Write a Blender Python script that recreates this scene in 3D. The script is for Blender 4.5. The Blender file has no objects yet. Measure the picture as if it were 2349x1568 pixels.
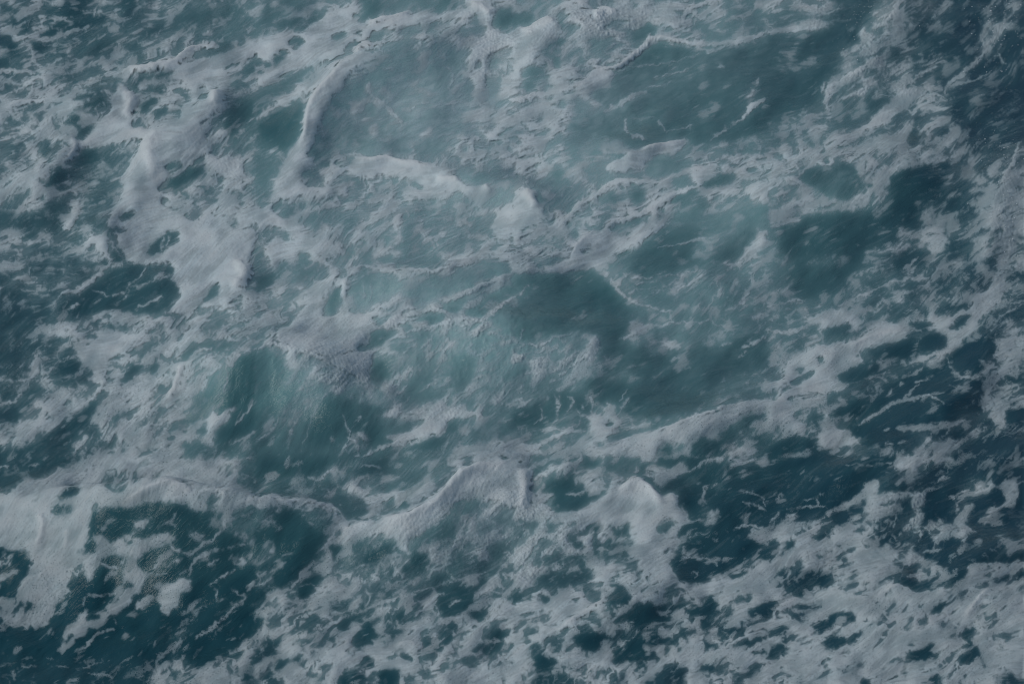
import bpy, math, random
import numpy as np
from mathutils import Vector

R = math.radians
sc = bpy.context.scene
col = sc.collection
rng = np.random.RandomState(11)

# ------------------------------------------------------------------ camera
PITCH, DIST, LENS = R(38.0), 30.0, 88.0
W, H = 1024.0, 683.0
FPX = LENS / 36.0 * W
CAM = np.array([0.0, -DIST * math.cos(PITCH), DIST * math.sin(PITCH)])
FWD = np.array([0.0, math.cos(PITCH), -math.sin(PITCH)])
UP = np.array([0.0, math.sin(PITCH), math.cos(PITCH)])
cam_data = bpy.data.cameras.new("camera")
cam = bpy.data.objects.new("camera", cam_data)
col.objects.link(cam)
cam.location = CAM
cam.rotation_euler = (math.pi / 2 - PITCH, 0, 0)
cam_data.lens = LENS
cam_data.sensor_width = 36.0
cam_data.clip_end = 6000.0
cam_data.dof.use_dof = True
cam_data.dof.focus_distance = 27.6
cam_data.dof.aperture_fstop = 4.0
sc.camera = cam

# ------------------------------------------------------------------ light: overcast daylight, soft high sun from the left
SUN_EL, SUN_AZ = R(54), R(-108)          # azimuth measured from +Y (away from the camera) towards +X
world = bpy.data.worlds.new("World")
sc.world = world
world.use_nodes = True
nt = world.node_tree
bg = nt.nodes["Background"]
sky = nt.nodes.new("ShaderNodeTexSky")
sky.sky_type = 'NISHITA'
sky.sun_disc = False
sky.sun_elevation = SUN_EL
sky.sun_rotation = SUN_AZ
sky.air_density = 1.0
sky.dust_density = 0.4
sky.ozone_density = 1.5
nt.links.new(sky.outputs[0], bg.inputs[0])
bg.inputs[1].default_value = 0.085
sd = bpy.data.lights.new("sun", 'SUN')
sd.energy = 2.1
sd.angle = R(32)
sd.color = (1.0, 0.97, 0.91)
sun = bpy.data.objects.new("sun", sd)
col.objects.link(sun)
d = Vector((math.sin(SUN_AZ) * math.cos(SUN_EL), math.cos(SUN_AZ) * math.cos(SUN_EL), math.sin(SUN_EL)))
sun.rotation_euler = d.to_track_quat('Z', 'Y').to_euler()
sc.view_settings.view_transform = 'Standard'
sc.view_settings.look = 'None'
sc.view_settings.exposure = -0.80
sc.view_settings.gamma = 1.0
sc.view_settings.use_curve_mapping = False
sc.cycles.transparent_max_bounces = 12
sc.cycles.filter_width = 0.95
sc.cycles.use_denoising = True

# ------------------------------------------------------------------ image pixel coordinates, in frame tiles: foam patches, holes and streaks
FOAM_SHAPES_PX = """T 9 0
G.05 1060,720 1130,670 1200,640 1330,610 1400,640 1450,730 1400,780 1300,740 1150,735
G.06 1420,600 1480,560 1560,500 1700,480 1760,470 1800,520 1720,560 1600,600 1500,650
G.62 720,640 1000,440 1300,400 1300,480 1100,560 800,640
G.7 0,380 160,360 180,470 0,470
G.55 860,790 1000,750 1180,740 1400,760 1340,880 1200,960 1080,920 900,890
G.1 560,1000 640,860 800,930 1000,980 860,1060 600,1060
G.45 800,1250 1000,1120 1200,1110 1240,1200 1150,1290 900,1340
T 0 0
F 520,980 620,890 740,760 790,640 800,565 850,555 910,610 960,680 900,770 920,850 1000,860 1180,850 1300,770 1400,700 1440,600 1540,590 1560,690 1500,760 1390,830 1380,900 1460,1020 1440,1060 1340,1080 1340,1150 1270,1160 1200,1100 1140,1160 1160,1230 1100,1310 1110,1400 1200,1470 1500,1568 720,1568 740,1500 830,1370 830,1230 870,1110 960,1020 980,940 850,990 650,1015 540,1030
F 1180,500 1230,440 1380,380 1560,350 1761,270 1761,400 1600,440 1550,560 1450,600 1300,580 1200,560
D 420,100 440,30 480,0 600,0 590,50 560,100 480,118
D 840,60 850,10 890,0 950,10 930,60 890,95 850,95
D 310,100 330,60 380,50 390,70 350,95
D 150,140 170,115 190,125 175,150
D 430,235 450,190 520,155 620,150 640,190 540,225
D 600,110 700,110 780,120 700,165 640,175 580,150
D 265,245 300,215 380,200 410,215 370,250 300,265
D 110,240 140,205 190,190 220,205 170,235
D 0,240 50,230 100,280 145,350 145,390 100,400 50,330
D 0,400 40,410 80,460 150,480 120,510 30,520 0,500
D 200,290 280,300 320,340 290,370 240,350
D 385,350 400,310 440,310 470,370 430,390
G.2 490,330 620,280 740,230 860,210 850,260 700,330 600,370 520,375
D 1020,210 1080,180 1130,175 1120,215 1050,235
G.12 1150,210 1220,110 1330,80 1480,80 1440,130 1350,180 1220,220
D 1390,370 1460,340 1520,290 1590,290 1620,320 1560,360 1480,380
D 1555,470 1580,445 1620,435 1610,460 1570,475
D 1635,515 1680,460 1761,410 1761,500 1700,520
D 1600,575 1640,545 1655,560
G.25 850,470 860,430 960,420 1060,420 1010,455 900,475
G.25 730,430 760,410 880,400 860,430 760,445
C45 850,490 1000,470 1150,450 1230,410 1290,340 1400,310 1490,320
L22 0,470 120,490 300,480 420,400
L20 100,250 200,260 330,270 460,230 600,190
L18 210,330 240,420 280,460
D 890,590 950,550 990,510 1000,530 960,580 910,600
D 1050,545 1100,500 1190,490 1170,520 1100,545
D 1045,630 1080,605 1140,625 1130,660 1080,650
D 940,740 1010,690 1060,670 1085,720 1040,750 980,780
D 1045,790 1090,750 1160,725 1160,755 1080,805
D 910,780 930,755 950,780 935,795
D 920,840 960,820 970,830 940,850
G.4 1200,690 1250,600 1330,680 1330,740 1230,760
D 1230,620 1255,605 1265,630
G.3 620,600 700,560 830,520 830,550 720,610 630,640
D 485,685 560,650 640,645 650,665 570,695 500,700
D 440,775 540,740 620,700 715,660 710,690 600,745 500,780
D 430,850 500,800 560,790 560,820 500,860 450,865
D 515,940 560,890 650,850 640,880 560,950 530,960
C80 1090,900 1010,1000 1040,1120 1060,1230
C60 870,600 900,700 850,800
C50 1490,620 1480,720
D 1100,1300 1180,1230 1290,1160 1420,1130 1400,1200 1300,1260 1190,1310 1120,1325
D 1140,1165 1170,1130 1210,1120 1195,1150 1160,1180
D 1540,860 1580,760 1680,690 1761,660 1761,800 1690,830 1640,920 1560,925
F 1480,1080 1600,1060 1680,1110 1690,1170 1640,1230 1540,1220 1470,1170
G.85 50,740 130,690 260,700 400,660 520,720 480,800 420,850 480,890 520,960 520,1050 450,1140 370,1110 430,1020 480,970 400,960 300,1000 200,1000 90,950 60,850
G.3 120,730 200,715 270,750 240,775 130,760
G.5 0,930 150,1000 300,1080 250,1130 100,1160 0,1150
D 265,1060 310,1000 420,980 400,1040 310,1090
C25 50,760 60,730 120,700 250,700 380,670
C30 500,920 520,1000 490,1080 430,1120
D 540,1080 560,1030 630,1020 710,1060 660,1110 560,1145 490,1150
D 320,1290 300,1220 400,1150 440,1160 460,1230 400,1270
G.25 470,1180 620,1160 780,1080 900,1040 850,1120 700,1200 520,1240
G.9 0,1280 120,1190 300,1140 420,1120 330,1230 250,1320 150,1400 0,1420
L26 0,1470 200,1440 330,1380 480,1310 530,1330
G.2 220,1480 330,1400 430,1350 480,1340 470,1450 350,1500 250,1500
G.1 0,1430 80,1440 150,1500 300,1500 400,1500 440,1560 0,1568
L40 520,1440 500,1500 450,1568
G.3 560,1320 620,1280 820,1230 820,1340 740,1480 620,1530 560,1450
D 830,1490 850,1465 930,1460 880,1500 840,1510
T 1 0
F 0,270 120,240 330,170 560,60 720,20 700,90 640,130 760,170 940,120 1020,80 1200,85 1430,70 1440,10 1560,0 1640,80 1630,160 1761,200 1761,330 1640,360 1600,460 1590,600 1500,600 1450,500 1480,340 1440,130 1300,130 1100,180 980,200 880,290 760,330 580,380 420,440 230,560 0,610
D 720,140 740,50 790,0 900,0 860,80 830,130 770,150
G.15 860,110 920,60 1000,0 1180,0 1180,40 1050,75 950,95 880,110
D 650,130 700,100 730,95 700,125
D 140,190 180,140 260,115 330,120 310,150 220,190 160,205
D 345,145 390,115 435,110 420,140 370,165
D 255,205 310,180 380,175 330,205
D 215,300 250,265 320,260 335,285 310,315 270,325
D 105,460 135,390 190,350 220,360 205,410 160,450 120,470
D 45,440 90,420 110,430 80,465
D 0,410 40,430 0,460
D 0,480 60,485 10,510
D 520,265 560,240 620,230 640,245 600,265
D 665,225 690,210 720,220 710,240
D 600,340 680,290 800,240 960,185 940,220 880,260 740,300 660,335
G.2 0,100 150,30 330,0 330,60 200,140 60,200 0,230
G.12 0,650 100,590 250,520 380,470 380,510 250,590 130,670 40,770 0,790
F 0,850 150,740 330,640 420,600 560,460 600,390 520,420 400,520 330,570 200,660 50,760 0,810
D 20,890 100,800 240,710 340,700 330,790 320,900 250,990 200,1040 60,1035 130,960 50,950
G.45 700,500 900,360 1150,300 1440,330 1470,600 1420,800 1350,1050 1000,1100 700,1080 420,1150 370,1020 480,830 510,690 620,580
F 340,960 330,830 370,690 480,580 580,440 600,390 680,370 760,400 650,500 600,600 510,680 480,760 440,830 400,980 360,1030 340,1120 300,1250 500,1300 300,1370 100,1390 120,1270 190,1100 240,1020
C40 590,420 540,520 430,620 360,720 340,830 330,930 270,1010
C45 680,350 740,310 800,320
C50 760,150 940,110 1050,80
C60 1470,30 1550,40 1620,100
D 1650,60 1761,40 1761,210 1690,210 1630,170
D 1230,80 1270,20 1390,0 1390,40 1320,85
G.1 1470,170 1520,110 1560,160 1540,230 1490,210
G.06 770,510 850,480 960,490 940,550 800,555
G.06 1120,790 1150,755 1230,745 1330,770 1310,830 1210,860 1140,830
G.08 1130,520 1200,430 1320,480 1310,590 1200,640 1130,600
G.08 640,640 730,570 770,620 720,690 650,690
G.08 740,710 850,740 830,790 760,770
G.08 990,780 1080,790 1060,850 1000,855
G.08 850,990 1000,940 1060,960 1080,1060 960,1060
G.08 1080,950 1230,950 1340,990 1280,1040 1180,1070 1090,1040
G.1 620,810 690,860 650,850
G.1 730,830 790,870 760,880
G.1 950,590 1020,580 1040,650 980,660
G.1 1100,680 1230,650 1240,690 1120,720
G.12 1320,340 1420,400 1400,480 1310,420
D 430,960 500,940 520,970 430,985
D 360,1050 400,1010 440,1030 430,1070 370,1075
D 420,1130 510,1115 520,1130 440,1148
D 500,690 560,685 600,730 540,750
D 680,960 740,960 750,1000 690,990
L22 780,570 790,650 870,710 930,760 980,820 1000,870
L14 1310,460 1350,500 1330,610
L10 1080,740 1130,710 1300,720 1400,700
F 600,1140 700,1080 860,1065 960,1080 1060,1115 1200,1110 1330,1150 1360,1200 1190,1210 1180,1290 1000,1220 800,1190 620,1190
C40 700,1090 860,1075 1000,1100 1200,1130
F 1190,1210 1300,1210 1500,1260 1560,1245 1620,1300 1640,1360 1500,1380 1400,1330 1300,1340 1100,1400 1130,1310
C45 1230,1230 1400,1240
C35 1560,1260 1600,1330
G.15 1360,1170 1600,1180 1700,1200 1560,1250 1480,1260
G.2 0,1060 80,1100 110,1160 100,1260 100,1370 0,1400
F 1620,1568 1650,1450 1761,1350 1761,1568
F 0,1420 100,1440 230,1460 290,1530 290,1568 0,1568
G.3 130,1440 350,1370 540,1350 520,1390 350,1450 260,1480
G.3 300,1540 420,1450 700,1450 600,1530 400,1568
D 1500,440 1530,435 1540,460 1510,470
G.12 1600,450 1640,400 1761,350 1761,380 1700,440
G.2 1560,700 1620,560 1660,560 1680,700 1600,760
T 2 0
G.75 380,130 480,140 520,210 560,200 540,100 600,40 800,0 860,80 760,170 640,190 400,300 260,400 300,250
F 0,210 100,180 240,110 300,105 330,160 310,220 220,320 160,430 60,480 60,600 0,610
D 0,90 150,80 180,130 100,175 0,205
D 330,150 370,160 350,210 330,215
C50 60,230 200,150 290,140
C25 380,140 470,150 520,215
C60 560,110 650,60 700,120
F 1000,100 1100,90 1170,140 1140,190 1060,180
C18 770,180 850,150 930,145 990,175 1060,150 1140,190 1170,150
L25 1170,150 1220,60 1330,20
L18 1240,90 1300,125 1380,120
D 820,230 880,190 960,160 1000,200 980,240 900,275 830,280
G.2 510,330 560,260 640,240 720,270 700,310 580,350
D 75,480 130,450 220,490 180,520 110,520
D 250,310 330,270 400,280 330,310 260,330
D 370,400 420,350 450,360 400,400
D 280,400 330,390 330,460 290,460
D 80,560 150,560 160,600 90,610
G.04 700,490 860,390 980,300 1060,300 1300,350 1761,300 1761,920 1600,940 1500,970 1230,1000 1220,950 1100,950 900,1000 700,960 380,900 420,800 640,770 540,640 700,560
F 540,470 700,470 720,510 680,600 590,610 440,590
C30 560,460 700,460 830,380 920,310 960,255 1060,260 1200,290
L30 1200,290 1400,300 1600,270 1761,220
L22 1300,340 1400,350 1460,320
G.15 1270,250 1400,230 1540,240 1500,280 1300,275
G.3 1560,170 1761,90 1761,190 1600,220
L22 640,765 740,720 850,650 920,630
L15 540,710 620,720
L15 780,820 775,880 800,910 900,950
L9 1000,830 1050,890
L13 1700,540 1640,640 1610,680
L28 1740,690 1650,730 1600,800
L11 1590,810 1450,900 1360,970
L5 720,490 900,450 1100,430 1300,370
L4 980,540 1200,480
L4 830,820 980,815
L4 1070,900 1240,870
L4 940,600 1100,570
L12 1400,465 1470,460
F 880,1040 940,1000 1060,990 1110,950 1170,955 1225,970 1180,1020 1100,1060 980,1070 900,1180 740,1180 620,1200 650,1120 800,1050
C35 900,1020 1060,1000 1130,970 1190,975
G.08 910,1190 930,1110 1020,1070 1180,1090 1220,1140 1120,1200 1000,1210
D 275,1190 310,1165 370,1180 340,1240 300,1250
G.1 160,1250 280,1210 320,1270 280,1300 170,1300
G.12 400,920 620,920 640,1000 560,1050 380,1060 360,1000
F 0,1300 100,1285 160,1310 170,1370 220,1440 200,1490 120,1550 0,1568
C60 80,1300 130,1380 160,1440
D 165,1340 240,1360 260,1390 190,1390
L40 0,690 200,650 440,590
L30 0,820 200,730 400,660
L30 70,1020 160,980 280,950
L20 200,1060 240,1150 340,1080
L40 350,1568 420,1450 600,1320 740,1250 1010,1250
L32 650,1540 860,1480 1000,1400 1150,1320 1280,1280
L26 880,1340 960,1330 1080,1230 1250,1150 1400,1110 1500,1080 1761,1070
G.82 1180,1200 1300,1130 1500,1080 1761,1070 1761,1200 1600,1250 1540,1340 1420,1420 1360,1400 1300,1300 1240,1220
D 1290,1290 1400,1210 1540,1200 1480,1250 1380,1290
D 1260,1400 1300,1360 1340,1390 1290,1415
D 1050,1410 1120,1350 1270,1300 1240,1340 1130,1400
D 790,1370 830,1320 940,1300 920,1340 850,1390
G.1 1100,1520 1180,1430 1320,1420 1300,1500 1150,1568
D 800,1530 830,1490 900,1490 880,1550 810,1560
G.82 1450,1300 1600,1200 1761,1150 1761,1300 1600,1420 1440,1440
D 640,1370 680,1320 740,1340 700,1380
T 3 0
G.85 0,0 330,0 440,60 300,110 240,110 170,60 90,80 0,100
F 0,210 100,190 200,160 320,120 440,160 390,200 230,230 0,245
L8 0,180 120,130 180,90
L8 330,110 500,60 620,20
G.05 450,80 600,20 840,0 700,100 640,200 560,200 450,170
G.03 0,250 230,235 440,200 640,210 640,270 560,330 500,380 480,430 420,540 370,680 180,800 0,850
G.12 950,0 1761,0 1761,900 1680,1000 1450,900 1350,850 1270,760 1300,600 950,500
G.4 900,0 1300,0 1280,60 1200,170 1100,230 950,200
G.55 760,300 900,240 1050,270 1150,330 1280,390 1180,450 1100,480 900,560 800,500 740,400
G.88 840,20 870,0 960,0 940,100 900,200 830,260 760,300 760,400 730,400 700,370 600,370 520,410 500,380 540,340 630,290 640,200 700,140 730,90 800,60
G.5 1470,250 1480,150 1540,20 1570,0 1700,0 1730,60 1700,150 1620,280 1610,400 1550,420 1490,320
L16 1465,240 1490,310 1540,270 1600,190 1640,80
L12 1600,300 1590,400 1640,440
L38 400,740 420,600 500,560 640,480 740,400
L12 370,640 390,560
L20 500,680 600,640 700,590 760,550
L9 620,720 760,680 880,650
F 310,1010 500,940 700,820 860,700 940,740 820,860 680,900 600,970 420,1030
F 880,730 860,680 910,620 1000,580 1040,600 1010,660 960,720
L18 910,570 930,600 1100,480 1170,460
G.78 1040,650 1220,670 1230,750 1140,790 1000,800
C12 1090,650 1150,650 1210,680
C15 950,740 1010,780 1050,670
L20 1220,640 1260,560 1350,500 1480,370 1500,300
L10 1260,580 1400,560 1500,510
G.6 150,820 330,740 440,820 460,900 380,1000 200,980 160,880
G.88 600,1000 760,920 900,830 1050,830 1250,800 1270,870 1330,890 1300,990 1180,1040 1400,990 1370,1050 1200,1110 1000,1140 840,1190 830,1330 740,1430 560,1440 250,1490 180,1568 0,1568 0,1050 130,1010 260,1010 420,1060
D 950,980 960,900 1010,890 1060,910 1100,930 1060,990 1000,1010
D 1150,930 1170,880 1240,880 1230,920 1180,950
D 880,1000 900,985 910,1000
D 700,1070 750,1060 750,1085
D 880,1110 910,1100 910,1130
G.15 790,900 900,870 880,920 770,930
G.05 200,1220 280,1150 420,1130 520,1100 590,1140 640,1240 650,1320 560,1370 430,1370 330,1300 230,1240
D 650,1260 730,1260 750,1290 700,1290
C16 210,1200 300,1130 430,1130 450,1080 560,1050 610,1060
G.02 840,1210 1000,1150 1250,1110 1230,1250 1100,1380 1000,1568 180,1568 260,1490 560,1450 760,1440 840,1330
G.3 1090,1500 1150,1380 1250,1300 1300,1250 1400,1400 1300,1568 1080,1568
G.72 1420,1420 1500,1330 1560,1290 1570,1380 1480,1430
G.93 1761,960 1700,1000 1680,1160 1620,1220 1610,1290 1560,1360 1550,1470 1490,1510 1470,1568 1761,1568
C22 1720,980 1700,1090 1630,1190 1610,1280 1560,1360 1550,1450
G.07 420,760 500,700 860,660 840,710 720,800 600,880 470,890
T 0 1
G.85 0,200 200,240 120,290 0,300
L18 60,90 200,100 330,80
F 770,20 1000,0 1761,0 1761,120 1700,240 1690,330 1640,450 1600,520 1500,560 1380,560 1260,600 1100,590 1150,560 1230,450 1200,380 1180,320 1200,270 1130,240 1000,260 880,240 800,80
D 1000,180 1060,90 1180,20 1230,40 1220,90 1150,120 1120,160 1030,180
L8 1130,60 1110,150
L8 1170,50 1150,120
F 570,110 600,60 700,20 740,0 740,120 780,190 760,260 700,300 690,240 720,180 650,130 580,130
D 700,230 730,200 735,240 705,260
L26 700,300 620,370 540,420 420,450
L10 760,90 800,150 860,220
G.05 750,140 850,200 870,240 800,240
C60 1600,230 1680,260 1690,320 1600,420
D 1340,560 1400,480 1460,390 1510,400 1490,450 1430,510 1370,550
D 1250,640 1330,590 1350,570 1310,620
G.05 600,440 700,350 800,270 900,250 1060,270 1160,250 1200,290 1170,360 1230,400 1230,450 1150,560 1080,590 940,590 800,560 680,590 560,600 440,640 340,650 420,560 500,480
G.9 1040,340 1100,300 1140,290 1110,350 1060,370
L9 640,420 760,470 860,440 890,380 960,330 1000,280
L8 890,400 1000,390 1100,340 1200,320
L8 800,520 880,460 880,410
L6 930,560 1060,500 1110,470
L6 1180,510 1230,480
L14 470,560 500,540 540,520
G.12 0,540 250,540 380,500 330,640 220,680 250,740 100,760 0,800
G.88 220,690 400,650 600,620 660,590 820,560 860,600 960,610 1090,590 1200,600 1340,600 1400,560 1761,500 1761,560 1500,580 1340,690 1180,700 1050,720 830,720 640,690 520,740 340,770
D 620,650 690,625 730,650 660,665
G.1 680,670 780,660 930,690 880,710 740,700
F 510,810 600,790 700,720 790,700 860,710 1060,720 1020,780 900,850 790,880 700,940 560,950 540,880
G.12 0,850 160,850 180,900 60,980 0,1000
G.12 0,1130 50,1100 140,1180 220,1050 290,1100 200,1240 100,1340 0,1330
L10 0,1260 100,1190 150,1090
L12 0,1040 100,1050 250,1020 420,930 520,820
G.15 870,870 960,810 1060,750 1120,750 1080,810 960,870
G.88 1000,900 1200,740 1240,720 1320,760 1260,860 1260,930 1350,850 1450,840 1640,860 1560,960 1450,1030 1400,1100 1320,1160 1300,1280 1300,1350 1240,1420 1280,1568 800,1568 800,1480 700,1460 680,1350 600,1360 640,1280 700,1180 640,1180 800,1080 900,1070
D 840,1060 850,1000 920,950 990,930 960,990 880,1070
D 1030,990 1060,940 1100,920 1100,950 1050,1000
D 390,940 500,900 560,930 540,1000 400,1010
D 410,860 430,820 510,820 510,860
G.1 540,1020 640,990 600,1040 560,1060
G.07 1250,870 1310,780 1500,770 1660,780 1640,800 1510,850 1370,830 1330,900 1280,920
G.9 0,1480 0,1350 100,1370 200,1240 300,1140 420,1110 600,1070 680,950 760,950 700,1080 620,1200 500,1290 350,1390 180,1460 0,1530
C18 740,940 700,1060 650,1150 590,1210
D 480,1350 500,1280 620,1210 690,1190 660,1250 600,1360 560,1400 330,1440 380,1400
G.12 300,1480 420,1420 680,1370 700,1440 560,1440 520,1530 300,1568 0,1568 150,1500
L22 520,1568 530,1500 600,1430
D 1090,1100 1110,1060 1150,1090 1110,1120
D 1150,1090 1175,1075 1165,1110
G.2 730,1330 800,1285 830,1290 780,1320
C35 1250,930 1210,1060 1150,1180
C20 1250,940 1310,900 1360,840 1450,830
G.04 1761,840 1640,880 1580,960 1570,1060 1560,1130 1480,1180 1490,1250 1500,1320 1480,1450 1500,1490 1761,1400
G.15 1300,1350 1320,1180 1400,1100 1500,1030 1550,1020 1530,1090 1460,1180 1440,1290
C13 1761,820 1660,860 1590,930 1560,960 1575,1010 1550,1090 1540,1130
F 1440,1230 1480,1210 1500,1300 1620,1220 1560,1340 1470,1400 1470,1500 1400,1450
L8 1620,1350 1680,1290 1761,1200
L14 1600,1480 1700,1430 1761,1390
T 1 1
G.1 0,130 50,140 20,260 0,280
D 0,350 130,310 150,350 100,400 0,440
F 50,170 150,80 400,60 530,100 430,200 600,280 450,260 380,230 300,250 90,220
G.1 270,260 300,200 360,200 340,250 290,270
G.1 140,250 200,230 180,280 130,300
G.2 190,410 230,320 300,280 400,270 450,300 400,380 280,410
D 590,145 630,138 660,148 620,155
G.2 1010,240 1180,200 1300,190 1250,270 1100,280
G.1 660,540 640,420 700,340 850,330 1060,360 1000,420 860,480 740,520
G.13 1060,370 1250,360 1500,250 1761,220 1761,300 1600,360 1450,420 1250,490 1080,500 1000,440
C18 640,320 700,270 740,260 850,280 1000,280 1200,290 1300,280 1420,240 1500,200 1560,190
L6 740,350 740,500
L6 800,360 790,480
L6 870,340 870,450
D 480,600 460,560 540,420 590,380 600,500 540,580
F 150,740 280,600 400,500 470,470 460,600 620,580 800,560 960,440 1000,420 1010,490 870,560 800,620 820,660 880,690 800,730 780,770 640,840 500,890 360,870 150,790
C22 620,330 600,430 630,570
L28 900,670 1060,600 1200,560 1300,570
C16 820,670 870,700 920,670 1000,650 1140,600
D 820,650 840,620 880,630 870,655
G.04 690,830 780,780 800,720 900,690 950,700 950,750 870,800 760,820
L8 850,755 880,750
D 1100,620 1200,590 1280,585 1320,615 1250,655 1190,665 1170,640 1090,650
D 1280,510 1360,470 1470,460 1440,520 1380,600 1310,570
G.08 1580,640 1761,530 1761,740 1660,720
L26 1270,500 1400,460 1500,420 1640,360 1761,310
L22 1560,440 1700,370 1761,340
L22 1410,600 1540,640 1640,560 1761,480
F 500,890 700,830 850,815 800,910 770,960 780,1090 640,1040 520,960
G.07 0,860 80,820 160,890 180,980 300,1050 280,1200 150,1300 0,1480
G.8 150,900 300,840 560,950 800,1100 620,1100 500,1100 380,1080 330,1000 230,900
C20 20,830 80,800 200,820 300,840 450,900 550,960
G.45 150,960 330,1000 500,1080 440,1180 300,1300 200,1420 150,1300 250,1150
G.03 420,1260 450,1170 520,1130 600,1140 700,1200 980,1240 900,1290 830,1260 850,1350 870,1420 900,1450 850,1520 700,1460 640,1430 550,1500 350,1500 360,1350
L10 430,1200 480,1140 560,1110
L6 600,1280 620,1360 650,1420
L5 700,1330 720,1290
G.95 500,1440 540,1430 545,1470 520,1465
G.9 700,1410 740,1400 760,1450 720,1450
L13 630,1440 700,1480 690,1568
L8 580,1560 620,1480 640,1440
L12 240,1420 290,1300 380,1220 430,1160
L8 330,1480 370,1360 430,1200
L10 0,1480 80,1420 160,1300
G.55 900,780 1050,700 1140,700 1180,760 1300,660 1620,640 1670,720 1560,850 1500,830 1350,830 1250,940 1180,980 1060,940 900,1020 960,900 850,900
C14 840,830 900,790 960,740 1110,700 1140,740
C18 1160,700 1300,650 1430,620 1600,650
G.05 800,940 830,890 900,920 930,1000 870,1060 780,1060
G.06 930,1150 1000,1050 1150,1000 1250,950 1400,870 1480,860 1540,900 1500,1000 1420,1120 1300,1160 1150,1190 1000,1200
G.55 1200,950 1340,940 1350,1120 1260,1130 1220,1040
L9 960,1150 1040,1080
L8 1120,1130 1190,1080
L9 1410,1140 1480,1060 1540,1020
L6 930,1170 960,1220
L6 1030,1200 1060,1160
F 960,1240 1160,1250 1280,1240 1400,1190 1460,1210 1470,1260 1540,1270 1550,1300 1400,1320 1290,1400 1150,1460 950,1480 900,1430 1050,1380 1160,1310 1080,1260 900,1310 820,1290
D 1300,1390 1340,1330 1400,1310 1370,1400 1310,1420
C14 1480,1270 1540,1280 1530,1310
G.12 1480,1420 1560,1330 1761,1240 1761,1440 1600,1450
L18 740,1568 900,1490 1050,1470 1200,1450 1300,1400
D 1050,1500 1250,1430 1330,1430 1250,1520 1080,1520
G.92 1330,1520 1500,1470 1761,1450 1761,1568 1400,1568
G.35 1540,1000 1600,820 1761,800 1761,1200 1500,1150
T 2 1
F 0,0 80,0 70,70 20,120 0,120
F 400,180 470,80 560,0 680,0 700,60 740,60 900,10 1030,0 930,80 830,130 720,190 640,230 600,290 480,290 370,320 200,280 330,230
G.15 700,30 780,0 860,0 800,40 720,50
D 700,200 740,170 820,150 800,190 720,210
D 510,180 550,185 545,200 515,195
G.15 490,140 520,140 530,170 500,170
C25 410,180 470,90 560,10
G.6 0,200 150,190 200,250 130,290 0,280
L22 20,110 150,60 260,10
L18 120,150 220,140 330,60
L28 0,310 100,295 180,290
L12 0,400 40,400 60,360 20,340
G.03 0,320 180,310 400,360 560,380 660,390 700,500 850,560 800,640 820,700 740,760 620,760 480,700 300,740 80,790 0,740
L14 0,490 60,450 110,400
L5 60,760 80,680
G.9 590,290 640,230 680,260 770,360 860,420 800,460 740,430 660,370
L18 680,370 730,430 800,490 900,530
G.6 400,340 440,310 450,340 420,370
G.03 830,360 820,220 900,110 1040,0 1761,0 1600,160 1550,230 1400,230 1280,260 1060,300 940,340
L5 720,270 790,330 860,420 940,420
L5 990,140 1130,110 1400,50
G.3 1250,200 1300,60 1500,0 1600,0 1500,100 1300,220
F 1600,150 1670,70 1690,0 1761,0 1761,100 1640,190
L9 1640,180 1640,260
L14 1540,230 1550,260
L7 820,340 960,340 1060,295
L8 860,380 960,370 1080,320 1280,290
L8 930,480 1060,400 1200,310
G.85 1200,390 1280,290 1380,260 1380,300 1250,370
L10 1150,430 1230,370 1300,280
L12 1410,370 1430,450 1380,480 1350,560
L16 1460,560 1560,530 1640,420 1661,360
G.35 900,540 1100,570 1350,560 1500,620 1561,700 1400,740 1150,790 1000,740 900,600
L14 900,530 1000,560 1100,570
L10 1080,570 1100,650
F 800,700 820,640 960,660 1020,680 940,710 880,740 830,730
L14 740,760 830,740
D 940,700 1010,670 1020,700 960,720
G.03 740,780 900,830 1000,860 1300,820 1500,800 1560,760 1761,720 1761,960 1500,1000 1400,1100 1300,1250 1100,1280 850,1290 740,1300 800,1180 700,1250 720,1180 600,1200 500,1150 520,1060 640,1000 600,900 640,800
G.75 890,820 930,750 990,760 960,820
G.75 1020,760 1100,750 1200,800 1120,830 1050,810
C10 1000,670 1150,650 1300,650 1360,640 1450,680
L12 1430,810 1510,790
L12 1100,905 1160,895
L8 960,850 1010,860
L14 1580,820 1700,770 1761,720
L10 1560,900 1600,850
L12 1580,1100 1640,1030 1710,980
G.5 600,900 700,870 710,920 580,940
G.45 600,1020 760,970 900,1030 750,1050 600,1050
G.55 0,800 200,790 320,730 480,710 600,740 620,790 540,860 500,940 460,1050 400,1100 300,1100 200,1200 0,1220
C14 80,800 210,790 320,740 400,730
F 520,760 570,730 620,780 560,810 530,800
L14 530,880 470,900 400,960
G.03 0,1240 200,1220 330,1120 500,1150 560,1280 480,1280 400,1230 300,1350 180,1380 100,1350 0,1370
L12 310,1140 320,1220 300,1320 260,1380
L10 380,1160 430,1190 380,1250
L9 440,1240 480,1290 440,1370 360,1400
L14 540,1160 555,1220 550,1280
L11 810,1170 760,1230 700,1300
L6 740,1190 790,1110
L8 470,1210 490,1250
L8 200,1240 210,1290 150,1350
F 490,1290 560,1270 620,1280 660,1190 690,1200 720,1220 700,1280 740,1330 700,1400 640,1470 560,1500 600,1450 520,1400 540,1330 480,1300
D 650,1350 680,1330 705,1345 680,1368
L22 180,1500 280,1440 380,1400 500,1390
F 0,1450 120,1480 260,1460 180,1510 0,1560
L18 300,1568 450,1500 600,1440
L10 760,1380 900,1340 1080,1320
L10 240,1380 340,1380 480,1340
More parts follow.
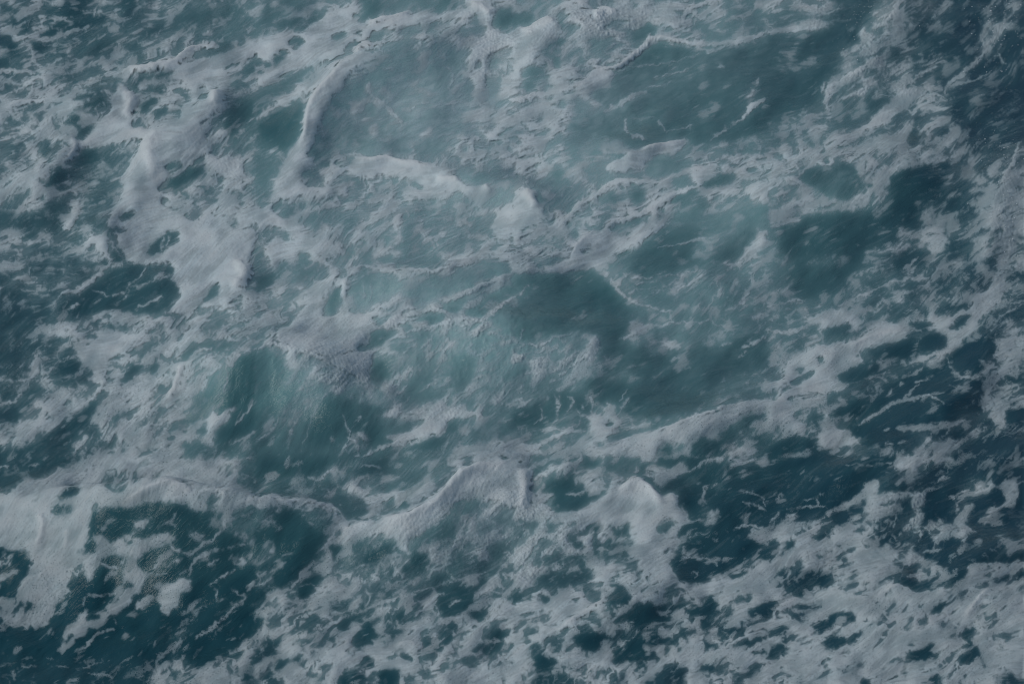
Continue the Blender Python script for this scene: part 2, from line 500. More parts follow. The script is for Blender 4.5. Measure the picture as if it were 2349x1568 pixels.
F 600,1568 660,1480 840,1420 1020,1390 1180,1330 1400,1260 1600,1190 1761,1170 1761,1240 1600,1260 1540,1320 1400,1400 1300,1440 1200,1500 1060,1480 980,1568
G.06 660,1470 700,1420 850,1370 1000,1340 980,1380 850,1410 740,1450
C22 640,1510 850,1420 1020,1390 1200,1320 1500,1220 1761,1180
D 980,1568 1010,1500 1060,1480 1110,1520 1110,1568
D 1220,1568 1240,1480 1300,1430 1420,1460 1480,1420 1500,1350 1520,1340 1550,1420 1480,1520 1500,1568
G.5 1520,1340 1600,1300 1761,1260 1761,1500 1560,1500
D 1570,1290 1660,1270 1700,1300 1640,1330 1580,1320
D 1610,1430 1700,1420 1720,1470 1640,1470
G.92 1500,1540 1560,1500 1661,1500 1700,1568 1500,1568
T 3 1
G.03 90,-20 900,0 900,80 680,160 600,330 450,480 220,500 120,380 170,240 60,120
G.3 0,0 60,0 40,60 0,90
G.3 230,240 400,190 560,200 500,240 300,270
G.25 0,280 30,380 0,430
L10 600,330 680,290 770,270
L8 615,118 630,125
L9 680,160 850,150 940,90 1000,50
L14 850,190 930,140
G.88 1020,140 1060,100 1060,0 1180,0 1250,100 1200,160 1150,170 1090,140
D 870,270 860,180 930,150 1060,160 1150,190 1050,260 900,300
L12 930,290 1000,230 1030,200
L12 950,330 1000,290
C13 480,540 620,470 740,420 850,370 960,350 1100,340
L12 870,470 960,440 1060,400 1180,330
G.3 1180,270 1400,230 1420,300 1250,320
L14 1170,280 1240,250 1300,240
G.9 1500,0 1761,0 1761,290 1650,300 1570,280 1580,210 1480,200 1500,100
L14 1570,310 1640,300
F 1580,330 1640,320 1610,500 1540,560 1490,590 1420,720 1330,790 1270,880 1160,890 1150,860 1230,790 1230,730 1180,710 1050,700 930,650 1050,620 1130,590 1250,600 1360,560 1400,500 1390,470 1500,420
D 1180,580 1260,540 1390,500 1370,540 1300,570 1230,590
D 1220,690 1300,640 1400,580 1380,640 1280,690
D 940,655 1080,640 1160,660 1060,680 960,680
G.03 680,840 800,790 960,760 1000,720 1010,840 960,900 750,900
L24 980,930 1060,900 1160,850
D 1050,790 1080,730 1180,720 1240,760 1210,820 1100,850 1040,840
G.02 560,1200 700,1180 840,1090 980,1000 1240,900 1280,1000 1440,1040 1500,1130 1380,1200 1300,1220 1100,1180 900,1240 700,1300 600,1340 440,1260
G.02 640,1370 870,1250 1100,1190 1360,1230 1300,1320 960,1350 870,1390 1050,1440 900,1500 640,1480 560,1400
G.02 1270,860 1340,790 1480,760 1560,800 1560,850 1450,900 1500,960 1440,1010 1340,1000 1270,940
L12 1230,900 1270,980 1350,1020 1450,1020 1510,990
G.92 1440,1020 1560,920 1600,870 1600,820 1530,790 1600,720 1640,640 1761,600 1761,800 1720,930 1650,1000 1600,1000 1560,960 1480,1010
C16 1640,980 1560,1070 1510,1130 1490,1200 1480,1270
G.92 1480,1270 1540,1170 1640,1180 1680,1120 1761,1080 1761,1170 1640,1240 1620,1330 1500,1320 1440,1440 1340,1490 1200,1568 920,1568 1050,1480 1040,1420 1200,1470 1340,1430 1430,1350 1400,1330 1280,1370 1140,1390 900,1400 870,1380 960,1360 1300,1330 1360,1290 1440,1260
D 1260,1460 1280,1380 1420,1330 1430,1360 1340,1430
L10 1640,1380 1700,1330 1761,1300
L9 1590,640 1660,560 1761,460
L14 1660,520 1761,450
G.4 0,500 280,490 480,560 260,620 0,640
L12 0,525 200,500 260,490
F 240,620 340,590 480,545 620,620 600,660 480,660 360,720 340,700 370,660 280,660
G.92 640,560 700,520 720,550 650,600
L18 760,540 800,500 840,560
L10 850,540 940,490
L24 0,700 130,720 240,680
F 110,960 150,890 300,820 330,780 560,770 700,690 800,650 920,650 1000,710 900,770 760,790 660,830 600,880 700,900 560,970 490,1010 500,1060 540,1080 400,1150 260,1130 130,1180 220,1240 180,1300 270,1350 260,1430 180,1400 0,1350 0,1200 90,1130 300,1020 230,1040 0,1100 100,1020
D 330,900 350,880 380,890 380,920 345,920
D 170,980 210,950 260,940 240,990 190,990
D 245,1020 260,990 310,990 290,1030
C30 560,820 700,740 860,700 950,690
D 370,720 480,670 600,670 560,700 430,740
D 500,1050 480,1010 560,970 700,920 800,950 760,1000 640,1050 560,1070
L7 540,1070 650,1050 740,1010 840,990
L10 690,1040 760,1025 830,1060
G.6 1240,1070 1330,1060 1380,1100 1270,1150
L12 970,1020 1060,970
L8 1010,1060 1140,1020
L12 900,1090 930,1070
L9 820,1150 850,1110
L15 620,1360 750,1270 860,1200 1000,1170 1110,1150 1200,1200
L9 900,1200 970,1140 1040,1060
L18 390,1300 420,1250 490,1215
F 330,1500 340,1430 400,1350 560,1380 580,1440 640,1480 520,1500 400,1510
G.92 430,1540 500,1510 600,1540 560,1568 450,1568
G.03 0,1500 160,1430 330,1450 310,1500 150,1568 0,1568
L12 240,1330 300,1230 380,1180 420,1130
L10 790,1500 820,1480 850,1480
L12 900,1470 970,1460
L14 800,1390 830,1370
G.05 1761,1180 1640,1260 1620,1340 1761,1290
G.12 1340,1568 1480,1430 1761,1350 1761,1568
D 1660,1200 1690,1190 1690,1210 1665,1212
L6 180,1420 100,1440 0,1490
T 0 2
G.1 0,0 600,0 480,60 380,70 310,140 180,160 100,240 0,270
L10 200,70 270,50
L9 0,100 60,70
G.02 620,380 660,340 950,340 1060,310 1250,320 1320,370 1440,380 1520,430 1540,500 1700,600 1761,640 1761,1000 1500,1200 1300,1400 400,1400 0,1350 0,1180 120,1195 300,1190 400,1000 500,970 480,880 560,720 600,560
G.02 0,650 60,630 200,650 215,720 180,800 130,900 100,970 0,1090
G.95 0,300 100,220 180,160 300,150 380,80 480,60 700,0 1620,0 1650,60 1620,170 1700,210 1761,260 1761,310 1600,380 1580,450 1520,500 1540,400 1480,350 1330,380 1310,330 1180,310 1050,310 960,340 780,350 650,330 620,380 600,480 600,540 560,620 540,700 540,750 500,800 470,900 490,970 400,980 380,1060 350,1130 300,1170 230,1170 130,1190 20,1130 30,1110 110,1110 150,1000 120,960 140,900 190,800 220,720 200,640 60,630 0,650
D 380,280 400,250 480,200 530,190 540,240 480,270 410,290
G.15 370,370 400,330 480,350 470,390 400,400
G.1 550,370 580,360 575,400 560,410
G.25 660,120 800,110 910,140 900,170 820,180 850,210 760,200
G.15 610,80 660,55 700,60 640,90
G.4 1400,300 1430,270 1530,280 1520,310 1410,310
D 165,1060 190,1020 230,1010 220,1050 190,1070
C35 860,320 1000,240 1150,190 1270,220 1320,280
C22 1350,280 1400,240 1510,240 1540,280 1520,340
F 160,200 300,170 400,100 520,70 640,160 800,260 1000,210 1150,180 1270,210 1320,290 1180,300 1050,300 960,330 780,340 640,320 600,400 590,540 550,640 530,740 470,880 400,960 300,960 200,940 150,960 200,800 230,700 190,600 60,600 0,560 0,400 60,330
D 380,280 400,250 480,200 530,190 540,240 480,270 410,290
G.3 370,370 400,330 480,350 470,390 400,400
C45 250,640 290,500 260,380
C30 450,640 460,500
C25 130,920 200,840 330,810
C20 60,260 180,170 300,160 400,90
G.85 10,740 50,680 90,680 60,740 20,760
G.9 0,860 60,800 130,765 110,800 50,850 10,910
G.85 0,990 60,970 40,1020 0,1030
F 650,550 710,540 730,590 850,560 900,540 1000,560 1100,530 1210,535 1220,580 1130,600 1020,650 950,700 880,690 700,690 680,740 640,790 655,850 620,860 580,790 510,850 490,850 520,790 570,750 560,690 640,650 670,600
D 860,580 920,570 930,600 870,610
F 900,460 960,430 1040,405 1050,450 990,500 920,510
L13 1100,490 1180,440 1200,400
L11 1130,450 1220,470
L10 900,540 950,500 990,480
L15 700,730 770,765 840,760
F 820,740 870,700 850,760 900,800 930,740 990,760 990,800 1050,790 1020,850 960,920 920,960 880,1030 790,1100 730,1060 720,1020 800,1000 850,900 840,800
L10 1040,770 1090,745 1150,745
L10 1060,815 1140,800
D 860,880 890,865 920,880 890,890
L13 570,1020 590,965 680,955 800,940
F 410,1290 440,1210 500,1140 560,1070 600,1060 720,1060 780,1070 760,1110 680,1180 600,1180 560,1240 500,1280 470,1330 430,1360 400,1330
D 450,1270 480,1220 500,1230 490,1270 460,1300
D 590,1110 640,1090 700,1090 640,1120
L13 530,1330 590,1310 680,1210 790,1190
F 940,990 1000,970 1060,940 1040,990 990,1040 930,1050
L8 790,1100 795,1150
L6 490,880 510,885
L8 720,850 730,852
L15 1160,560 1200,640 1330,660 1400,600 1460,580 1520,510
G.75 1280,500 1340,490 1400,550 1380,580 1300,560
G.5 1440,420 1500,400 1520,480 1450,470
L13 1761,570 1600,620 1440,660 1340,720 1300,800 1240,850
F 1030,890 1120,880 1250,830 1330,850 1320,900 1230,960 1230,1040 1160,1090 1110,1090 1090,980 1100,910
G.8 1180,700 1240,700 1230,750 1190,750
L12 1450,870 1530,830 1610,780
L9 1440,740 1500,700
G.75 1600,720 1680,680 1700,740 1620,750
L12 1600,910 1660,950 1690,960 1640,1010 1540,1110 1430,1190 1350,1240
L9 1500,930 1490,1000
L14 1761,850 1700,920
G.4 1060,1400 1200,1200 1340,1020 1420,980 1400,1050 1300,1200 1200,1400
G.8 1240,1080 1330,1010 1390,1000 1320,1060 1250,1110
L15 1350,1250 1450,1180 1560,1100
G.92 1040,1568 1080,1440 1200,1370 1280,1360 1270,1440 1400,1440 1540,1370 1620,1310 1761,1270 1761,1360 1640,1430 1560,1568
D 1280,1430 1340,1350 1500,1200 1620,1100 1761,1010 1761,1200 1650,1290 1500,1380 1350,1450
G.07 1550,1380 1600,1355 1690,1345 1620,1380
G.12 1590,1568 1680,1450 1761,1400 1761,1568
G.1 0,1330 400,1400 700,1400 1000,1380 1040,1568 0,1568
G.7 0,1500 60,1568 0,1568
L12 90,1480 100,1540
L9 150,1450 250,1440
L9 400,1440 470,1445
L8 530,1465 700,1420
L12 600,1490 700,1500 780,1520
L8 150,1540 250,1550
T 1 2
G.05 0,0 600,0 480,80 460,130 380,150 200,150 300,250 100,250 0,290
G.3 0,150 300,150 620,180 560,220 300,230 0,250
L14 360,140 440,160 520,90 600,110
G.92 600,200 700,130 830,130 760,190 850,230 980,240 1130,180 1200,160 1220,70 1300,20 1480,0 1761,0 1761,400 1600,350 1500,300 1380,330 1200,540 1100,560 1060,700 1000,680 960,600 900,560 800,530 700,540 580,560 600,510 730,460 900,450 740,440 760,350 720,280
G.03 0,530 60,470 120,380 240,350 330,420 400,490 500,560 440,640 380,740 290,830 190,910 120,900 130,800 60,780 0,780
G.9 0,310 120,280 300,310 540,350 630,390 590,420 500,370 380,340 340,400 240,340 120,360 60,380 0,400
C26 0,310 120,270 200,310 300,300 420,320 540,350 620,390
G.4 330,380 500,380 570,450 520,560 450,500 380,460
L20 610,410 560,490 490,600 430,700 330,790 250,900
G.85 380,770 440,640 510,640 530,720 520,820 440,800
G.7 10,680 60,610 130,620 120,700 50,720
G.5 0,420 100,390 110,440 0,530
L10 130,760 90,850 20,880
L8 15,800 30,900
G.06 380,280 560,270 700,270 750,330 750,400 620,430 600,370 540,340 440,300
L6 560,330 590,335
L7 600,490 650,480
G.12 1200,180 1220,100 1300,40 1400,50 1390,90 1300,130 1230,180
D 985,330 1010,300 1060,325 1030,345 990,345
G.1 850,210 1000,130 1120,80 1200,60 1130,160 1000,230 900,260
G.05 640,100 800,40 1050,10 1020,60 800,130 700,120
L10 700,80 800,60 850,90
G.1 900,20 1100,0 1200,0 1150,60 1000,110 870,130
F 1761,20 1600,25 1500,50 1380,120 1290,230 1180,340 1000,410 860,450 600,500 580,560 700,540 860,560 1000,570 1120,540 1240,440 1330,340 1400,290 1500,270 1620,300 1761,360
C60 1761,60 1600,70 1500,90 1400,150 1310,260 1200,360 1000,430 860,460
C26 600,510 700,480 800,465
G.35 590,600 700,560 900,570 960,640 900,700 760,760 560,830 520,700
L8 550,800 640,700 660,620
L9 640,790 760,740 860,700 920,620
L8 700,800 820,750
L6 740,700 760,620
D 530,740 560,690 600,640 580,600 500,620 520,700
D 840,620 930,600 900,690 780,740 700,740
D 910,800 940,760 970,770 960,820 930,830
D 990,780 1010,740 1070,730 1060,790 1000,810
L10 950,830 980,750 1010,690
L8 930,760 960,650
D 1060,700 1160,640 1200,680 1180,760 1080,800
G.1 1080,600 1180,500 1230,480 1220,540 1150,600
G.8 1180,620 1280,480 1300,520 1260,620 1210,640
G.5 1180,560 1340,420 1500,300 1761,400 1761,560 1500,640 1350,650 1280,600
G.1 1280,560 1380,430 1450,420 1400,560 1330,620
C10 1350,640 1400,530 1450,420
G.08 1600,640 1761,540 1700,700 1600,720
G.12 1500,500 1600,400 1620,480 1560,540
G.35 880,900 1100,800 1400,650 1700,720 1600,780 1200,900 900,960
L8 1180,780 1220,660
G.9 480,820 740,810 900,810 920,840 850,860 830,900 760,960 640,980 540,990 400,1010 280,1060 200,1070 80,940 140,910 280,920 290,970 380,960 450,880
G.86 20,1060 80,950 280,970 300,1040 450,1000 760,980 700,1030 560,1080 480,1150 330,1250 200,1380 60,1460 0,1500 0,1170 60,1120
D 270,900 330,860 390,780 440,800 460,840 420,880 330,890
D 290,970 290,910 360,895 410,900 390,940 330,975
L7 310,885 420,880
D 0,900 80,930 60,1000 0,1060
D 0,1110 60,1110 30,1170 0,1180
G.12 240,1230 340,1130 460,1060 440,1130 300,1220
G.12 490,1060 560,1000 680,980 640,1010 560,1045
G.1 100,1280 160,1230 220,1210 200,1270 160,1320 60,1400 0,1440 0,1390
G.92 0,1510 200,1400 400,1330 600,1240 700,1150 700,1310 900,1270 1100,1180 1300,1100 1500,1120 1761,1000 1761,1568 0,1568
G.08 130,1460 160,1400 340,1350 280,1400 180,1460
G.1 400,1290 480,1190 600,1100 900,950 1200,920 1260,940 1000,1010 820,1060 700,1130 560,1230 500,1290 430,1310
L13 300,1300 480,1170 700,1070 950,980 1100,950
L9 1000,960 1200,900 1400,850 1600,800
G.92 1000,1180 1100,1100 1180,1000 1240,940 1290,940 1240,1010 1260,1100 1240,1190 1150,1200
C20 1150,1060 1200,990 1290,940
G.9 830,1060 880,1030 960,1040 950,1080 870,1090
D 700,1200 760,1130 870,1090 870,1130 800,1170 840,1230 780,1290 700,1310 650,1260 680,1230
D 880,1100 960,1090 1030,1040 1160,1030 1100,1070 980,1120
D 930,1210 970,1190 1050,1190 980,1220
D 1130,1300 1170,1240 1230,1250 1290,1200 1360,1200 1360,1250 1270,1340 1200,1350
D 1270,1060 1240,980 1400,920 1560,850 1600,850 1560,920 1500,950 1500,1010 1400,1100 1320,1100
L9 1330,1030 1400,980
D 1440,1080 1480,1060 1600,1050 1600,1090 1540,1150 1510,1120
D 1340,1110 1370,1150 1360,1200 1320,1180
D 730,1440 740,1390 780,1355 820,1400 810,1450 780,1470
D 1000,1370 1030,1355 1095,1385 1070,1410 1020,1400
D 520,1568 560,1520 650,1490 750,1485 745,1568
D 850,1490 900,1450 1000,1445 1000,1490 920,1568 830,1568
G.08 1480,1330 1540,1290 1761,1270 1761,1330 1600,1360 1500,1335
D 1590,1250 1620,1200 1761,1180 1761,1220 1680,1265
D 1700,970 1761,930 1761,1010
G.12 1440,1410 1480,1380 1600,1360 1500,1400
G.1 40,1540 80,1490 150,1500 90,1540
D 1060,1440 1100,1415 1110,1430
G.1 1020,1568 1060,1520 1120,1520 1090,1568
C25 950,1310 1040,1270 1100,1290
T 2 2
G.05 820,100 900,90 940,130 1040,180 1080,150 1200,110 1250,90 1400,30 1600,80 1761,50 1761,720 1640,700 1400,680 1180,650 1240,580 1280,500 1250,450 1300,400 1240,380 1150,340 1130,260 1050,270 1000,220 930,180 880,150
G.94 0,20 80,40 150,90 130,150 140,250 140,330 250,350 430,380 520,320 600,260 740,230 860,150 960,200 1020,260 1040,290 1070,250 1130,270 1150,360 1220,390 1230,430 1170,480 1100,570 1220,510 1250,510 1230,580 1160,630 1080,700 1110,790 1180,870 1400,870 1540,800 1761,720 1761,1100 1600,1080 1420,1000 1260,1020 1100,1010 1030,1040 940,1000 820,990 800,920 750,860 680,860 640,960 680,1030 560,1060 440,1120 330,1200 200,1260 100,1300 0,1400 0,1010 180,1000 280,980 400,940 480,900 560,800 430,770 250,800 160,850 0,920 0,640 60,600 180,640 260,570 340,560 420,520 520,470 600,450 480,440 260,470 0,440
F 0,20 80,35 150,90 130,160 140,260 120,340 0,360
C55 60,60 100,170 80,280 60,380
F 560,300 640,250 740,225 860,150 960,200 1030,270 1070,250 1130,275 1150,360 1215,400 1160,480 1060,560 960,600 860,540 820,490 720,470 600,440 520,460 430,410
C50 740,240 860,170 960,230 1030,340
C22 1060,270 1120,270 1140,340
D 190,220 250,170 370,160 400,120 440,120 430,200 490,190 510,250 590,260 500,330 430,380 300,380 250,350 300,270 220,240
L10 380,250 470,260 500,230
D 150,120 160,80 210,80 190,130 150,160
L26 160,150 300,80 450,40 480,0
D 490,40 520,0 620,0 600,50 540,80 500,60
G.12 290,30 400,10 360,40
G.12 670,50 740,20 850,0 900,0 880,50 720,80
D 1000,60 1010,0 1400,0 1300,50 1230,90 1160,40 1130,80 1080,90 1050,70
F 890,90 1000,60 1060,110 1160,45 1230,90 1080,150 960,120
C13 900,100 1050,140 1210,105 1330,30 1450,10
G.7 1180,200 1240,130 1280,180 1220,230
G.88 1370,200 1410,180 1470,220 1400,235
G.88 1290,300 1350,290 1350,360 1430,370 1450,430 1340,480 1250,430 1300,380
L13 1340,200 1310,260 1330,330
G.85 1480,20 1761,0 1761,20 1560,60 1500,80
L10 1600,310 1740,370
L8 1590,250 1700,260 1740,330
G.92 1600,530 1640,500 1761,490 1761,620 1700,610 1640,560
G.25 1250,520 1400,490 1550,520 1400,540 1240,600
G.75 1380,560 1430,555 1410,610 1370,590
L12 1540,500 1640,470 1720,490
D 1100,770 1100,710 1140,660 1350,740 1640,700 1640,720 1440,800 1300,860 1220,880 1150,840
L10 1180,690 1260,700 1380,720 1410,750
L6 1230,800 1260,795 1285,820 1250,840
D 1400,860 1480,830 1640,770 1620,810 1500,850
D 1120,560 1160,490 1250,450 1250,480 1180,510 1120,570
G.15 1030,490 1060,450 1110,450 1130,480 1080,510
D 450,540 560,460 600,460 610,510 580,570 540,560 580,500 490,540
D 410,600 480,590 480,620 440,650 415,620
D 400,570 440,550 440,580 410,590
D 510,630 560,590 590,590 560,620
G.12 680,520 700,490 820,490 830,520 720,540
G.1 600,630 640,600 830,560 820,620 740,640 640,650
G.3 240,700 330,600 340,670 480,660 600,630 830,640 800,690 560,740 380,760 200,740 100,760 120,710
G.13 150,840 280,780 560,790 560,830 480,850 400,890 280,910 180,920 0,960 0,920 160,900
D 0,960 140,940 140,980 0,1010
D 190,990 190,940 270,960 275,990 220,1005
D 500,940 520,900 560,910 540,950
D 655,1020 680,950 720,880 760,880 800,920 830,990 740,1020 690,1030
G.1 680,890 690,860 750,870 720,900
D 700,1120 720,1100 830,1050 930,990 1000,1030 1120,1030 1080,1060 1000,1080 1070,1110 1120,1100 960,1150 950,1230 1100,1240 1080,1280 990,1310 910,1300 920,1380 980,1340 1000,1360 900,1400 800,1420 670,1430 700,1340 800,1280 850,1220 850,1150 780,1130 740,1170 700,1150
L8 780,1150 850,1130
D 385,1260 420,1230 500,1205 620,1210 700,1240 680,1260 610,1260 620,1300 570,1340 480,1320 440,1290
D 345,1330 400,1300 420,1320 390,1355
G.9 0,1400 200,1330 380,1360 600,1360 700,1340 660,1430 900,1410 1150,1400 1300,1360 1761,1330 1761,1568 0,1568
D 150,1440 150,1370 200,1360 260,1380 320,1400 320,1430 220,1460
G.1 120,1530 200,1480 400,1490 440,1568 100,1568
G.1 600,1530 740,1500 950,1470 900,1500 740,1510
G.13 920,1520 1100,1440 1220,1430 1180,1500 1000,1568 890,1568
D 1260,1480 1300,1430 1370,1430 1400,1470 1330,1490
C13 410,1490 470,1530 560,1530
C28 640,940 600,1010 480,1090 350,1170 220,1250
C20 700,1120 760,1060 850,1010
D 1180,1040 1240,1020 1300,1010 1380,970 1420,1000 1380,1060 1280,1100 1200,1070
D 1300,1180 1290,1130 1340,1120 1370,1150 1310,1200
D 1320,1300 1320,1230 1380,1200 1480,1180 1620,1180 1600,1220 1460,1260 1400,1310 1340,1330
L8 1380,1230 1400,1280 1500,1250 1450,1200
D 1600,1080 1761,1010 1761,1110 1700,1080
D 1600,990 1650,970 1640,990
D 1540,1290 1761,1220 1761,1260 1640,1290
D 1620,1340 1761,1320 1761,1360 1680,1370
D 1000,1140 1040,1120 1050,1140 1020,1155
D 1140,1330 1150,1295 1175,1310 1150,1340
G.1 1030,1350 1070,1325 1060,1370
C16 1220,1420 1300,1370 1420,1330 1560,1260 1761,1190
C14 1170,1568 1230,1450 1300,1380
G.05 60,1210 150,1190 180,1200 120,1230
T 3 2
G.02 0,0 880,0 870,90 750,150 650,200 560,310 380,420 150,420 0,400
G.85 240,120 300,115 270,150 220,200 250,150
L8 590,50 700,65 850,40
L6 540,60 590,50
G.85 340,250 460,230 420,260 350,270
L11 130,360 260,350 400,340
L10 60,300 100,260
L8 250,300 330,290 350,330
L10 20,450 70,390
G.75 130,400 200,370 180,410 240,430 110,430
F 850,100 900,0 1300,0 1240,50 1060,60 940,100
F 700,180 760,160 740,240 660,310 560,350 440,420 360,440 420,370 560,310
G.94 0,530 100,460 280,430 380,430 350,500 290,570 360,560 460,500 640,440 700,400 660,360 700,280 760,260 850,250 1080,250 1080,300 940,290 870,340 800,420 740,470 740,540 700,560 780,610 820,680 990,650 1080,680 1040,740 1190,750 1200,780 1100,830 1080,870 940,820 880,850 900,880 1000,910 1200,890 1370,830 1400,750 1540,730 1761,680 1761,750 1650,830 1560,830 1550,870 1640,870 1761,770 1761,1568 0,1568 0,740 140,670 300,630 200,630 0,690 80,640 60,590 0,580
G.12 740,230 780,190 900,130 1100,100 1761,0 1761,150 1600,150 1300,200 1000,240 850,240 780,280
L11 1170,180 1210,140
G.35 740,540 770,430 880,320 930,290 1000,330 1060,380 980,480 900,520 880,600 820,650 730,600
C16 770,280 850,255 1080,260
F 1000,290 1080,260 1080,330 1040,370 1000,350
L12 880,400 870,480
L12 1000,350 1040,400 980,450 940,500
G.05 1080,250 1250,200 1600,180 1761,300 1761,680 1400,740 1200,760 1070,700 980,650 1000,600 1050,500 1080,350
G.13 1380,640 1500,500 1761,400 1761,600 1700,680 1450,700 1250,760
G.88 990,620 900,640 960,570 1000,510 1050,500 1050,570
C14 1000,520 1050,510 1040,580
G.85 790,620 830,600 860,625 820,630
G.92 1280,210 1450,200 1600,180 1640,160 1700,170 1720,220 1700,340 1640,340 1560,370 1490,490 1440,480 1500,400 1560,310 1590,340 1640,310 1600,240 1500,240 1350,280 1320,310 1220,280 1350,250 1290,230
C20 1620,180 1690,190 1710,240 1700,330
G.92 1050,500 1180,420 1190,470 1260,470 1300,390 1350,320 1410,330 1360,420 1380,480 1440,500 1400,540 1340,580 1260,550 1240,580 1130,570 1100,520
D 1120,520 1160,500 1180,520 1150,540
L9 1300,400 1290,310
L9 1130,630 1150,590 1240,570
G.75 1240,700 1300,640 1370,590 1330,680 1250,720
G.9 1420,580 1460,565 1470,590 1440,600
L12 1080,660 1180,640
D 1060,730 1100,680 1240,670 1250,710 1180,750
D 940,800 960,750 1030,750 1030,800
D 880,870 890,830 950,830 1040,870 1200,860 1360,780 1340,840 1200,900 1040,915 960,900 920,880
D 1560,870 1600,820 1761,720 1761,760 1660,850 1600,870
G.07 360,490 400,430 560,350 690,270 680,320 640,380 480,470 380,520
D 630,410 650,380 665,400 645,420
D 290,590 340,540 480,510 420,550 340,580
D 120,620 120,590 180,570 190,610 140,640
D 0,600 40,580 75,610 60,670 0,690
G.35 80,820 200,770 450,760 460,820 420,880 200,940 90,930
D 330,880 350,830 430,810 460,860 380,900
D 430,600 520,600 500,630 460,620
D 520,715 545,700 560,715 540,728
G.08 600,670 640,660 620,680
G.1 140,1090 200,1060 400,1010 300,1090 180,1130
G.1 570,980 620,960 680,945 640,975
D 0,990 100,995 60,1050 0,1100
D 300,1150 400,1110 430,1070 560,1070 610,1090 600,1130 500,1170 450,1150 440,1200 330,1220
D 350,1280 420,1250 500,1240 660,1190 640,1230 560,1280 420,1320
G.95 490,1240 560,1200 620,1200 560,1240
G.1 0,1190 100,1170 150,1190 60,1230 0,1240
G.1 0,1290 100,1260 130,1270 60,1380 0,1440
D 1120,1060 1180,990 1240,1000 1190,1060 1140,1075
G.1 1220,970 1270,950 1250,990
G.1 1310,980 1340,965 1330,990
G.3 880,1170 930,1170 980,1170 960,1200 900,1190
D 950,1390 980,1350 1100,1290 1160,1280 1120,1340 1160,1370 1060,1390 1000,1400
D 1330,1220 1360,1180 1420,1180 1420,1210 1370,1250 1440,1310 1510,1440 1490,1470 1450,1360 1400,1420 1330,1420 1310,1370 1400,1340 1350,1260
G.1 1500,1260 1540,1245 1550,1270 1520,1280
D 1120,1520 1170,1500 1180,1540 1140,1560
D 600,1568 640,1525 690,1530 690,1568
G.15 1600,1530 1761,1490 1761,1568 1620,1568
C14 1340,1130 1420,1160 1440,1200 1500,1200 1520,1150
C32 1540,900 1460,960 1400,1040 1340,1110
C12 930,1400 940,1250 900,1230 760,1250 600,1340
C20 0,750 140,690 300,640
C22 740,990 820,920 920,890 980,920
C20 260,1110 360,1050 500,1000 700,950
C18 1380,770 1400,745 1540,735
C20 40,1120 60,1050 130,990
C12 1060,1250 1200,1210 1240,1180"""

FOAM_COVER = """76534454457335674688766532155221
44344555686677877967653211175333
67768865887876586763222113455342
76867874296557776632211115454521
76549764296655687543464355466523
86549766488888787666545788546327
54349988776778898756666885653337
43458998778777886767327412234 38
44336897678667776422234522234335
24325777688988775322234442334342
34588768999565423313453434566445
45687683587465566523222367522425
53454732455455454422223476233246
54577632235555355645776663333445
65688733323567887668544343356422
77778867635799887598732323467345
99523344456987679899734345754553
69456544355455467756854467766434
48365533667654567668877876688766
36443344667667687754787774588778
43333557788776788865776788989778"""

# ------------------------------------------------------------------ array helpers
SC = 1.7                                    # raster cells per image pixel
PAD = 18
CW, CH = int((W + 2 * PAD) * SC), int((H + 2 * PAD) * SC)
VV, UU = np.mgrid[0:CH, 0:CW].astype(np.float32)
UU = UU / SC - PAD
VV = VV / SC - PAD

def blur(a, s):
    """separable gaussian blur, s in image pixels"""
    s = s * SC
    if s < 0.3:
        return a
    if s > 6:                                # coarse: work on a reduced copy
        k = int(s // 3)
        h, w = a.shape[0] // k * k, a.shape[1] // k * k
        b = a[:h, :w].reshape(h // k, k, w // k, k).mean((1, 3))
        b = blur(b, s / k / SC)
        return resize(b, a.shape)
    r = int(math.ceil(s * 3))
    x = np.arange(-r, r + 1)
    g = np.exp(-x * x / (2 * s * s)); g /= g.sum()
    p = np.pad(a, ((r, r), (0, 0)), mode='edge')
    o = sum(g[i] * p[i:i + a.shape[0]] for i in range(2 * r + 1))
    p = np.pad(o, ((0, 0), (r, r)), mode='edge')
    return sum(g[i] * p[:, i:i + a.shape[1]] for i in range(2 * r + 1)).astype(np.float32)

def bil(a, y, x):
    h, w = a.shape
    x = np.clip(x, 0, w - 1.001); y = np.clip(y, 0, h - 1.001)
    x0 = x.astype(np.int32); y0 = y.astype(np.int32)
    fx = (x - x0).astype(np.float32); fy = (y - y0).astype(np.float32)
    return ((a[y0, x0] * (1 - fx) + a[y0, x0 + 1] * fx) * (1 - fy) +
            (a[y0 + 1, x0] * (1 - fx) + a[y0 + 1, x0 + 1] * fx) * fy)

def resize(b, shape):
    yy = np.linspace(-0.5 + b.shape[0] / shape[0] / 2, b.shape[0] - 0.5 - b.shape[0] / shape[0] / 2, shape[0])
    xx = np.linspace(-0.5 + b.shape[1] / shape[1] / 2, b.shape[1] - 0.5 - b.shape[1] / shape[1] / 2, shape[1])
    Y, X = np.meshgrid(yy, xx, indexing='ij')
    return bil(b.astype(np.float32), Y, X).astype(np.float32)

def control(rows, sm=None):
    """coarse control values over the frame -> full image raster, smoothly interpolated"""
    g = np.array(rows, np.float32)
    nh, nw = g.shape
    a = bil(g, VV / H * nh - 0.5, UU / W * nw - 0.5)
    return blur(a, sm if sm else W / nw * 0.35)

def at(a, u, v):
    return bil(a, (v + PAD) * SC, (u + PAD) * SC)

def sstep(a, b, x):
    t = np.clip((x - a) / (b - a), 0, 1)
    return t * t * (3 - 2 * t)

